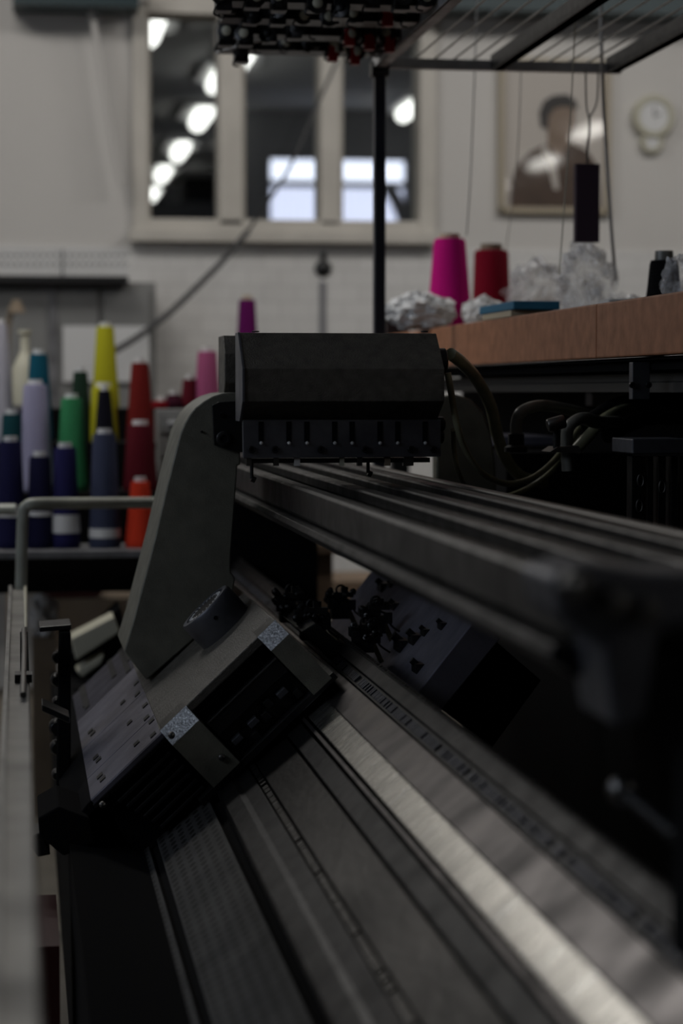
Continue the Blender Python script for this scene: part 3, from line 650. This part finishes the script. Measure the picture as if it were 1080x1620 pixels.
# rear cam slab
rs = [(751,980),(667,1087),(560,1220),(600,1250),(704,1117),(792,1010)]
part('rear_plate', rs, YC, YC, 4.15, M['steel_lav'], .002)
rn = Vector((-.75,0,.66)).normalized()
for px, py, Y, s in ((690,1035,3.45,.010),(700,1020,3.42,.007),(660,985,3.75,.008),(715,1000,3.35,.007),(672,1062,3.3,.009),(652,1030,3.5,.012),(605,925,3.95,.010),(640,940,3.9,.006)):
    a = P(px, py, Y); bm = B()
    # find the slab surface in that plane
    A = Vector((*XZ(751,980,YC),)); C = Vector((*XZ(667,1087,YC),)); dd = C-A; f = max(0, min(1, (Vector((a.x,a.z))-A).dot(dd)/dd.dot(dd))); q = A+dd*f
    c = Vector((q.x, Y, q.y)); box(bm, (c.x-s, Y-s*2.2, c.z-s), (c.x+s*.6, Y+s*2.2, c.z+s*.7)); cyl(bm, c, c+rn*s*1.9, s*.6, n=10); obj('plate_fitting', bm, M['black'], ca, bevel=.0008)
bm = B(); prism(bm, [XZ(700,1120,YC),XZ(790,1012,YC),XZ(880,1090,YC),XZ(800,1200,YC)], YC+.1, 4.1); obj('rear_cam_body', bm, M['black_m'], ca)
bm = B(); box(bm, (P(740,0,3.95).x, 3.95, .72), (P(790,0,3.95).x, 4.1, P(0,820,3.95).z)); obj('rear_arm_foot', bm, M['paint'], ca)
# yarn feeders along the ridge
def feeder(px, py, Y, s, seed, label):
    r = random.Random(seed); o = P(px, py, Y); t = thing('yarn_feeder', label, 'yarn feeder', o, 'yarn feeders on the ridge of the needle bed')
    k = .001*s
    def bx(name, a, b, m, bev=.0006):
        bm = B(); box(bm, tuple(o[i]+a[i]*k for i in range(3)), tuple(o[i]+b[i]*k for i in range(3))); return obj(name, bm, M[m], t, bevel=bev)
    bx('mount_block', (-14,-12,-30), (14,12,-6), 'black'); bx('clamp', (-22,-8,-6), (8,10,8), 'black'); bx('clamp_jaw', (-10,-14,4), (20,0,12), 'black')
    bx('side_lug', (-20,-16,-14), (-8,-6,2), 'black'); bx('top_lug', (2,-10,10), (12,2,20), 'black'); bx('jaw_plate', (12,-12,-16), (24,-4,0), 'steel_dk')
    for i in range(8):
        a = o+Vector((r.uniform(-22,20), r.uniform(-14,4), r.uniform(-16,16)))*k; e = Vector((r.uniform(-.6,.6), -1, r.uniform(-.3,.8))).normalized()
        bm = B(); lathe(bm, a, [(5*k,0),(5*k,6*k),(3.4*k,7*k),(3*k,13*k),(1*k,14*k)], e, 12); obj('adjusting_screw', bm, M['black' if i%3 else 'steel_dk'], t, smooth=True)
    bm = B(); ring = [o+Vector((math.cos(a)*7, -12, 16+math.sin(a)*7))*k for a in [i*math.pi/5 for i in range(9)]]; tube(bm, ring, 1.6*k, 8, 4); obj('wire_loop', bm, M['steel_dk'], t, smooth=True)
    bm = B(); tube(bm, [o+Vector(v)*k for v in ((6,-8,2),(18,-12,-4),(22,-12,-18),(38,-14,-30))], 1.5*k, 8); obj('bent_wire', bm, M['steel_dk'], t, smooth=True)
    bm = B(); prism(bm, [(o.x+x*k, o.z+z*k) for x, z in ((4,-6),(12,-4),(30,-44),(24,-48))], o.y-6*k, o.y-2*k); obj('feeder_finger', bm, M['brass' if 'brass' in M else 'steel'], t, bevel=.0004)
M['brass'] = mat('tarnished_brass', (.20,.17,.09), .35, .8, .4, 40)
feeder(458,950,3.72,1.25,1,'black yarn feeder nearest the dial, at left on the ridge')
feeder(492,975,3.55,1.3,2,'black yarn feeder with brass finger in front of the leftmost one')
feeder(537,948,3.80,1.15,3,'black yarn feeder standing farthest back against the rear plate')
feeder(592,968,3.60,1.2,4,'black yarn feeder with bent wire, rightmost on the ridge')
feeder(575,1000,3.50,1.1,5,'low black yarn feeder between ridge and rear plate')
part('feeder_rail', [(476,1000),(500,985),(540,1020),(530,1050)], 3.45, 3.45, 3.8, M['black'], .002)
# ------------------------------------------------------------------ cables from the cover
def cable(pts, r, m, label, flat=1.):
    bm = B(); tube(bm, [P(*p) for p in pts], r, 14, 8, flat); return tag(obj('cable', bm, M[m], smooth=True), label, 'cable')
cable([(712,560,3.47),(728,572,3.5),(752,598,3.6),(775,640,3.7),(787,690,3.75),(800,725,3.8),(822,752,3.85),(860,765,3.9)], .0105, 'rubber', 'thick olive cable curving down from the black knob of the cover')
cable([(708,590,3.45),(714,625,3.45),(722,670,3.45),(736,712,3.47),(762,748,3.5),(800,765,3.55),(838,758,3.6),(870,735,3.65),(900,700,3.75),(925,668,3.8),(950,660,3.9)], .0055, 'rubber', 'thin olive cable looping from cover towards the hose bundle')
cable([(716,680,3.47),(718,715,3.5),(724,745,3.5),(736,770,3.55),(755,790,3.6)], .0045, 'rubber', 'short thin cable dropping behind the carrier rails')
cable([(790,790,3.7),(830,775,3.75),(865,752,3.75),(890,722,3.8),(915,690,3.85)], .005, 'rubber', 'thin cable lying lowest under the hose bundle')
cable([(818,700,3.6),(816,672,3.6),(824,652,3.6),(850,642,3.62),(885,645,3.65),(925,655,3.7),(955,668,3.75)], .010, 'rubber_g', 'grey hose arching up from the black connector')
cable([(898,745,3.5),(896,700,3.5),(900,675,3.5),(920,662,3.52),(945,668,3.56),(975,668,3.62)], .0135, 'rubber_g', 'thick grey hose bent down in the middle of the bundle', .75)
cable([(910,712,3.6),(935,685,3.6),(960,660,3.62),(1000,645,3.7),(1060,640,3.75)], .010, 'rubber', 'olive hose running right towards the neighbouring machine')
cable([(930,672,3.66),(975,645,3.7),(1030,636,3.7),(1110,640,3.7)], .018, 'black', 'thick black hose over the hose bundle')
cable([(960,690,3.7),(1010,665,3.75),(1060,660,3.8),(1110,670,3.8)], .014, 'black', 'lower thick black hose running out at right')
t = thing('cable_connector', 'black round connector under the grey hose', 'connector', P(815,712,3.6))
bm = B(); lathe(bm, P(816,715,3.6), [(.020,0),(.020,.008),(.014,.012),(.014,.03),(.011,.032)]); obj('connector_body', bm, M['black'], t, smooth=True)
t = thing('thumb_knob', 'knurled steel thumb knob beside the bent grey hose', 'knob', P(880,712,3.48))
a = P(866,674,3.46); b = P(893,666,3.46); bm = B(); lathe(bm, a, [(.010,0),(.0115,.003),(.0115,.028),(.010,.03)], (b-a), 20); obj('knob_head', bm, M['steel'], t, smooth=True)
bm = B(); cyl(bm, P(880,676,3.47), P(880,712,3.47), .006, n=12); obj('knob_stem', bm, M['black'], t)
bm = B(); pp(bm, [(860,714),(872,706),(905,704),(912,716)], 3.5, 3.46, 3.52); tag(obj('clamp_plate', bm, M['steel'], bevel=.001), 'small steel clamp plate under the thumb knob', 'clamp')

# ------------------------------------------------------------------ neighbouring machine / table at right
XT = P(943,480,3.46).x; ZT = P(943,480.5,3.46).z; zbT = P(943,567,3.46).z
tb = thing('work_table', 'long work table with brown laminate edge, carrying yarn cones', 'table', (XT+.4, 4.2, 0))
bm = B(); box(bm, (XT, 3.462, zbT), (XT+.03, 6.2, ZT)); obj('table_edge', bm, M['table'], tb, bevel=.003)
bm = B(); box(bm, (XT, 2.2, zbT), (XT+.03, 3.458, ZT)); obj('table_edge', bm, M['table'], tb, bevel=.003)
bm = B(); box(bm, (XT+.03, 2.2, ZT-.03), (XT+.95, 6.2, ZT-.002)); obj('tabletop', bm, M['tabletop'], tb)
bm = B(); box(bm, (XT+.015, 2.2, zbT-.006), (XT+.06, 6.2, zbT-.001)); obj('underside_shade', bm, M['black_m'], tb)  # black strip standing in for the shade under the table edge
for y in (2.4, 6.0):
    for x in (XT+.1, XT+.85):
        bm = B(); box(bm, (x, y, 0), (x+.05, y+.05, ZT-.03)); obj('leg', bm, M['black'], tb)
a = P(860,690,3.5); screwdot = P(862,534,3.9)
nm = thing('neighbouring_machine', 'dark knitting machine under the work table at right', 'knitting machine', (XT+.4, 3.6, 0))
za, zb = P(900,592,3.6).z, P(900,621,3.6).z
bm = B(); prism(bm, [(XT+.06,zb),(XT+.06,zb+.016),(XT+.064,zb+.018),(XT+.064,za),(XT+.10,za),(XT+.10,zb)], 2.3, 5.2); obj('slide_rail', bm, M['dullrail'], nm, bevel=.001)
zc = P(900,584,3.6).z; bm = B(); box(bm, (XT+.031, 2.2, za+.004), (XT+.12, 6.0, zbT-.007)); obj('shade_fill', bm, M['black_m'], nm)  # dark block fills in the shadow above the slide rail
Yb = FPX*(XT+.03)/(985); 
sb = B(); pbox(sb, 1000, 573, 1028, 632, 3.25, .02); sb = obj('rail_bracket', sb, M['steel_bl'], nm, bevel=.001)
for x in (998,1024): screw(x+1,609,3.25,.005,M['black'],sb)
bm = B(); box(bm, (XT+.30, 2.2, .1), (XT+.34, 6.0, zbT-.02)); obj('back_panel', bm, M['black_m'], nm)
bm = B(); box(bm, (XT+.13, 2.3, za), (XT+.3, 5.2, zbT-.02)); obj('shade_backing', bm, M['black_m'], nm)  # added dark block, keeps the shaded gap under the table black
bm = B(); pbox(bm, 1000, 694, 1090, 718, 3.3, .12); obj('cross_bar', bm, M['steel_bl'], nm, bevel=.002)
for x0, x1, m in ((998,1020,'steel_dk'),(1022,1032,'black'),(1040,1052,'steel_dk'),(1060,1072,'black'),(1076,1090,'steel_dk')):
    bm = B(); pbox(bm, x0, 722, x1, 900, 3.36, .03); obj('needle_guide', bm, M[m], nm, bevel=.001)
for y, x in ((760,1012),(800,1010),(770,1046)):
    a = P(x,y,3.36); bm = B(); tube(bm, [a+Vector((math.cos(i*math.pi/6)*.005, -.003, math.sin(i*math.pi/6)*.010)) for i in range(13)], .0012, 6, 3); obj('guide_eye', bm, M['steel'], nm)
bm = B(); pbox(bm, 780, 690, 880, 706, 4.3, .3); obj('carriage_block', bm, M['steel_lav'], nm, bevel=.004)
bm = B(); pbox(bm, 800, 715, 1000, 900, 4.1, .3); obj('lower_housing', bm, M['black_m'], nm, bevel=.004)
bm = B(); pbox(bm, 936, 622, 1010, 642, 4.3, .05); tag(obj('paper_box', bm, M['wall']), 'pale box showing under the table rail near the bracket', 'box')

# things on the table ---------------------------------------------------
zt = ZT
def tcone(px, ytop, Y, wt, wb, col, label, **k):
    yb = 617-(zt-H)/Y*FPX
    # base exactly on the tabletop
    p = P(px, 500, Y); d = P(px, ytop, Y); t = cone(px, ytop, 500, Y, wt, wb, col, label, **k)
    return t
def cone_on(px, ytop, Y, wt, wb, col, label, z, tubecol='paper', tube_h=.012):
    top = P(px, ytop, Y); s = Y/FPX; h = top.z-z; rt = wt*s/2; rb = wb*s/2; base = Vector((top.x, Y, z))
    t = thing('yarn_cone', label, 'yarn cone', base)
    bm = B(); lathe(bm, base, [(rb*.93,0),(rb,.006),(rb*.995,.02),(rt+(rb-rt)*.52,h*.5),(rt*1.02,h-.008),(rt*.93,h)]); obj('wound_yarn', bm, yarn(col), t, smooth=True)
    bm = B(); lathe(bm, base+Vector((0,0,h*.85)), [(rt*.7,0),(rt*.64,h*.15+tube_h),(rt*.5,h*.15+tube_h),(rt*.48,h*.15)]); obj('cone_tube', bm, M[tubecol], t, smooth=True)
cone_on(711,378,5.1,50,74,(.62,.008,.23),'bright magenta yarn cone on the work table', zt)
cone_on(777,396,5.45,54,64,(.20,.004,.018),'crimson yarn cone behind the magenta one', zt, 'card', .016)
cone_on(1050,412,4.0,46,62,(.006,.006,.007),'black yarn cone with pale tube at the right edge of the table', zt, 'rubber_g', .018)
def heap(px, Y, rx, rz, label, m='plastic', seed=1, amp=.35, ry=.08, name='plastic_bag', cat='plastic bag', freq=3.):
    p = P(px, 500, Y); bm = B(); blob(bm, (p.x, Y, zt+rz*.88), (rx, ry, rz), amp, 4, seed, freq); return tag(obj(name, bm, M[m]), label, cat)
heap(664,4.98,.085,.046,'crumpled white cloth heap left of the magenta cone','cloth',3,.28,.07,'crumpled_cloth','cloth',4)
heap(763,4.92,.050,.040,'small crumpled white cloth between magenta cone and blue box','cloth',5,.28,.05,'crumpled_cloth','cloth',4)
heap(850,5.1,.082,.092,'clear crinkled plastic bag right of the crimson cone',seed=6)
heap(925,4.6,.062,.098,'tall clear crinkled plastic bag under the hanging plum card',seed=9)
heap(985,4.5,.045,.035,'low clear plastic bag behind the small white box',seed=11)
heap(1072,3.7,.030,.052,'clear plastic bag tip beside the black cone',seed=12,ry=.04)
p0 = P(795,500,4.15); zq = zt
bm = B(); prism(bm, [(p0.x,zq),(p0.x+.085,zq),(p0.x+.085,zq+.012),(p0.x,zq+.012)], 4.08, 4.34); lb = tag(obj('cardboard_box', bm, M['paper'], bevel=.001), 'flat beige box under the blue one', 'box')
bm = B(); prism(bm, [(p0.x-.002,zq+.0125),(p0.x+.090,zq+.0125),(p0.x+.090,zq+.029),(p0.x-.002,zq+.029)], 4.05, 4.36); tag(obj('blue_box', bm, M['bluebox'], bevel=.002), 'flat blue box lying at the edge of the table', 'box')
bm = B(); p = P(968,470,4.1); box(bm, (p.x-.02, 4.05, zt), (p.x+.022, 4.12, zt+.034)); tag(obj('small_box', bm, M['white'], bevel=.002), 'small white box near the black box on the table', 'box')
bm = B(); p = P(1015,470,3.9); box(bm, (p.x-.028, 3.86, zt), (p.x+.034, 3.98, zt+.026)); tag(obj('small_box', bm, M['black'], bevel=.002), 'small black box between white box and black cone', 'box')
bm = B(); p = P(624,500,5.6); box(bm, (p.x-.03, 5.55, zt), (p.x+.03, 5.62, zt+.05)); tag(obj('dark_spool', bm, M['black']), 'small dark box behind the white cloth by the black post', 'box')

# ------------------------------------------------------------------ overhead rack
YR = 4.7
x1 = P(600,100,YR).x; x2 = P(786,100,YR).x; x3 = P(968,100,YR).x; zR0 = P(600,108,YR).z; zR1 = P(600,92,YR).z
rk = thing('overhead_yarn_rack', 'dark metal overhead yarn rack standing on a black post', 'rack', (x1, YR, 0))
bm = B(); box(bm, (x1-.0125, YR-.0125, 0), (x1+.0125, YR+.0125, zR0)); obj('post', bm, M['post'], rk, bevel=.002)
bm = B(); box(bm, (x1-.02, YR-.02, zR0-.02), (x1+.02, YR+.02, zR0+.012)); obj('post_cap', bm, M['black'], rk, bevel=.003)
bm = B(); box(bm, (x1-.01, YR-.01, zR0), (x3+.02, YR+.01, zR1)); obj('cross_beam', bm, M['lit_beam'], rk, bevel=.001)
for x, m in ((x1,'lit_beam'),(x2,'black'),(x3,'black')):
    bm = B(); prism(bm, [(x-.014,zR0),(x+.012,zR0),(x+.012,zR0+.036),(x+.006,zR0+.036),(x+.006,zR0+.006),(x-.014,zR0+.006)] if x != x1 else [(x-.014,zR0),(x-.008,zR0),(x-.008,zR0+.042),(x+.014,zR0+.042),(x+.014,zR0+.036),(x-.014,zR0+.036)], 2.6, YR); obj('long_beam', bm, M[m], rk, bevel=.001)
    bm = B(); box(bm, (x-.015, 2.6, zR0+.0), (x+.012, YR, zR0+.034)); obj('long_beam_core', bm, M[m], rk, bevel=.001)
for i in range(11):
    x = x1+.035+i*(x3-x1-.05)/11
    bm = B(); cyl(bm, (x, YR, zR1), (x, 3.0, zR1+.002), .0022, n=6); obj('wire', bm, M['railp'], rk)
for i, x in enumerate((x3+.5,)):
    bm = B(); box(bm, (x, 3.9, 0), (x+.03, 3.93, zR0)); obj('post', bm, M['post'], rk)
bm = B(); box(bm, (x3, 3.9, zR0), (x3+.53, 3.93, zR0+.03)); obj('side_arm', bm, M['black'], rk)
# tension bars on the left
xb = P(342,60,4.55).x
zt0 = P(500,72,4.55).z
for Y, dz in ((4.56,0),(4.36,.0),(4.18,.0),(4.0,.0)):
    bm = B(); box(bm, (P(345 if Y > 4.5 else 352,60,Y).x, Y-.01, zt0-.012), (x1, Y+.06, zt0+.018)); obj('tension_bar', bm, M['black'], rk, bevel=.001)
bm = B(); box(bm, (P(352,60,4.5).x, 3.7, zt0+.036), (x1-.02, 4.6, zt0+.042)); obj('added_gap_plate', bm, M['black_m'], rk)  # added dark plate, hides the lit wall between the tension bars
def tensioner(i, j, X, Y, redk, label):
    r = random.Random(i*31+j); z = zt0+r.uniform(-.022,.012); X += r.uniform(-.008,.008); Y += r.uniform(-.02,.02)
    t = thing('yarn_tensioner', label, 'yarn tensioner', (X, Y, z), 'yarn tensioners on the overhead rack')
    bm = B(); box(bm, (X-.015, Y-.02, z-.018), (X+.015, Y+.02, z+.034)); cyl(bm, (X, Y, z+.03), (X+r.uniform(-.02,.02), Y-.02, z+.065), .005, n=8); obj('tensioner_body', bm, M['black'], t, bevel=.002)
    ax = Vector((r.uniform(-.6,.2), -1, r.uniform(-.3,.3))).normalized(); a = Vector((X+r.uniform(-.006,.006), Y-.022, z+r.uniform(-.008,.014)))
    bm = B(); lathe(bm, a, [(.017,0),(.019,.003),(.011,.006)], ax, 18); obj('tension_disc', bm, M['black' if r.random() < .5 else 'steel_dk'], t, smooth=True)
    bm = B(); lathe(bm, a+ax*.006, [(.0095,0),(.0095,.005),(.004,.008)], ax, 14); obj('disc_button', bm, M['cream' if r.random() < .6 else 'black'], t, smooth=True)
    if redk:
        bm = B(); box(bm, (X-.011, Y-.032, z-.030), (X+.009, Y-.008, z+.004)); obj('red_clip', bm, M['red'], t, bevel=.001)
    bm = B(); q = Vector((X, Y-.01, z)); tube(bm, [q, q+Vector((-.014,-.02,-.012)), q+Vector((-.02,-.02,-.026)), q+Vector((-.008,-.02,-.030))], .0018, 6, 4); obj('guide_hook', bm, M['steel_dk'], t, smooth=True)
rn_ = ('rearmost','second','third','nearest')
for j, Y in enumerate((4.56, 4.36, 4.18, 4.0)):
    n = 8; xa_ = P(350 if j < 1 else 352,60,Y).x
    for i in range(n):
        X = xa_+(x1-.03-xa_)*i/(n-1); redk = (i in (5,6) and j < 2) or (i == 7 and j == 1) or (i == 6 and j == 2)
        tensioner(i, j, X, Y, redk, 'yarn tensioner %swith round disc, %s from left on the %s rack bar' % ('with red clip ' if redk else '', ('first','second','third','fourth','fifth','sixth','seventh','eighth')[i], rn_[j]))
bm = B(); tube(bm, [P(342,84,4.5),P(370,76,4.5),P(400,66,4.5),P(440,58,4.5)], .0075, 10, 6, .45); tag(obj('tension_lever', bm, M['white'], smooth=True), 'pale curved lever sticking out at left of the tensioners', 'lever')
for x in (533,545): 
    bm = B(); cyl(bm, P(x,20,4.5), P(x,82,4.5), .004, n=8); tag(obj('guide_rod', bm, M['cream']), 'pale guide rod hanging among the tensioners, %s of two' % ('left' if x < 540 else 'right'), 'rod')
# hanging yarn and plum card
def yarnline(pts, r, label, m='string'):
    bm = B(); tube(bm, [P(*p) for p in pts], r, 6, 4); return tag(obj('hanging_yarn', bm, M[m], smooth=True), label, 'yarn')
yarnline([(912,-10,4.2),(906,110,4.2),(900,220,4.2),(892,330,4.2),(884,435,4.2)], .0013, 'pale yarn hanging in front of the portrait to the clear bag', 'cream')
yarnline([(755,-10,4.9),(750,130,4.9),(744,280,4.9),(738,372,4.9)], .0016, 'dark thin yarn hanging above the magenta cone')
yarnline([(824,105,4.9),(818,250,4.9),(800,398,5.3)], .0012, 'faint yarn hanging above the crimson cone')
yarnline([(950,-10,4.6),(952,110,4.6),(960,260,4.6),(968,380,4.6),(974,445,4.6)], .004, 'thick grey cord hanging right of the plum card')
yarnline([(926,108,4.5),(927,165,4.5),(931,185,4.5)], .002, 'left cord of the loop above the plum card')
yarnline([(946,108,4.5),(944,160,4.5),(933,185,4.5)], .002, 'right cord of the loop above the plum card')
t = thing('hanging_card', 'dark plum card hanging from a hook in front of the portrait', 'card', P(929,384,4.5))
bm = B(); pbox(bm, 910, 259, 949, 383, 4.5, .02); obj('card', bm, M['pplum'], t, bevel=.002)
bm = B(); tube(bm, [P(929,262,4.5),P(929,235,4.5),P(932,205,4.5),P(932,182,4.5)], .0025, 8); obj('hook', bm, M['black'], t, smooth=True)

# ------------------------------------------------------------------ floor level clutter behind and left
t = thing('workbench', 'low wooden bench behind the machine', 'bench', P(390,900,6.1))
zt2 = P(0,872,6.1).z; xa2 = P(272,0,6.2).x; xb2 = P(560,0,6.1).x
bm = B(); box(bm, (xa2, 6.2, zt2-.025), (xb2, 6.8, zt2)); obj('bench_top', bm, M['wood'], t, bevel=.002)
for x in (xa2+.02, P(505,0,6.1).x):
    bm = B(); box(bm, (x, 6.25, 0), (x+.06, 6.31, zt2-.025)); obj('leg', bm, M['wood'], t)
bm = B(); box(bm, (xa2, 6.27, zt2-.17), (xb2, 6.7, zt2-.15)); obj('apron', bm, M['card'], t)
def pcone(px, y0, y1, Y, wt, wb, m, label):
    a = P(px,y1,Y); h = P(px,y0,Y).z-zt2; s = Y/FPX/2; t = thing('yarn_cone', label, 'yarn cone', (a.x,Y,zt2)); bm = B(); lathe(bm, (a.x,Y,zt2), [(wb*s,0),(wb*s,.01),(wt*s,h)]); obj('wound_yarn', bm, m, t, smooth=True)
    bm = B(); lathe(bm, (a.x,Y,zt2+h*.9), [(wt*s*.6,0),(wt*s*.55,h*.1+.01)]); obj('cone_tube', bm, M['paper'], t, smooth=True)
pcone(442,790,868,6.3,34,52,M['white'],'white yarn cone on the bench seen under the rails')
pcone(484,812,868,6.45,34,44,yarn((.10,.008,.06)),'plum yarn cone on the bench beside the white one')
bm = B(); p = P(530,860,6.3); box(bm, (p.x-.05, 6.22, zt2), (p.x+.05, 6.36, zt2+.05)); tag(obj('cardboard_box', bm, M['card']), 'low brown box on the bench under the carrier rails', 'box')
bm = B(); box(bm, (P(240,0,7.2).x, 6.9, P(0,930,7.2).z-.03), (P(620,0,7.2).x, 7.3, P(0,915,7.2).z)); box(bm, (P(380,0,7.2).x, 6.95, 0), (P(400,0,7.2).x, 7.25, P(0,930,7.2).z)); tag(obj('pallet_shelf', bm, M['wood']), 'pale wooden shelf low behind the bench', 'shelf')
bm = B(); pbox(bm, 60, 945, 250, 1010, 6.2, .3); zc_ = P(0,1010,6.2).z; tag(obj('cardboard_box', bm, M['card'], bevel=.004), 'wide brown cardboard box under the yarn rack', 'box')
bm = B(); box(bm, (P(55,0,6.2).x, 6.15, zc_-.03), (P(255,0,6.2).x, 6.55, zc_)); 
for x in (62, 240): box(bm, (P(x,0,6.2).x, 6.2, 0), (P(x,0,6.2).x+.03, 6.5, zc_-.03))
tag(obj('low_stand', bm, M['wood']), 'low wooden stand carrying the brown cardboard box', 'stand')
bm = B(); p = P(120,920,6.25); box(bm, (p.x-.1, 6.2, P(0,945,6.2).z), (p.x+.07, 6.4, P(0,912,6.2).z)); tag(obj('wooden_crate', bm, M['maroon']), 'dark reddish crate on top of the brown cardboard box', 'crate')
for px, py, Y, rx, rz, l, sd in ((70,975,5.6,.04,.06,'white plastic bag hanging beside the pale guard rail',2),(228,965,5.7,.045,.065,'white plastic bag beside the arm of the carriage',4)):
    p = P(px, py, Y); bm = B(); blob(bm, p, (rx,.04,rz), .4, 3, sd, 3); tag(obj('plastic_bag', bm, M['white']), l, 'plastic bag')
    bm = B(); box(bm, (p.x-rx*.8, Y-.04, 0), (p.x+rx*.8, Y+.04, p.z-rz*.85)); tag(obj('bin', bm, M['card']), 'slim brown bin under the %s white plastic bag' % ('left' if px < 100 else 'right'), 'bin')
bm = B(); pp(bm, [(112,1010),(180,975),(190,1000),(120,1045)], 5.0, 5.0, 5.12); pp(bm, [(120,1062),(165,1035),(160,1050),(130,1072)], 5.0, 5.0, 5.1); 
tag(obj('end_tray', bm, M['cream'], bevel=.004), 'pale slanted tray pieces at the far end of the machine', 'tray')
bm = B(); pp(bm, [(105,1040),(190,960),(200,1000),(200,1060),(115,1100)], 5.14, 5.14, 5.3); tag(obj('end_cover', bm, M['black_m']), 'black cover at the far end of the machine', 'cover')
bm = B(); pp(bm, [(380,850),(420,850),(462,915),(440,930),(380,890)], 5.35, 5.35, 5.45); tag(obj('end_box', bm, M['black_m']), 'black slanted box behind the arm under the rails', 'box')
bm = B(); a = P(70,1520,3.0); box(bm, (a.x-.03, 2.9, 0), (a.x+.02, 3.2, P(0,1500,2.9).z)); tag(obj('floor_bin', bm, M['maroon']), 'dark red bin on the floor beside the guard rail', 'bin')
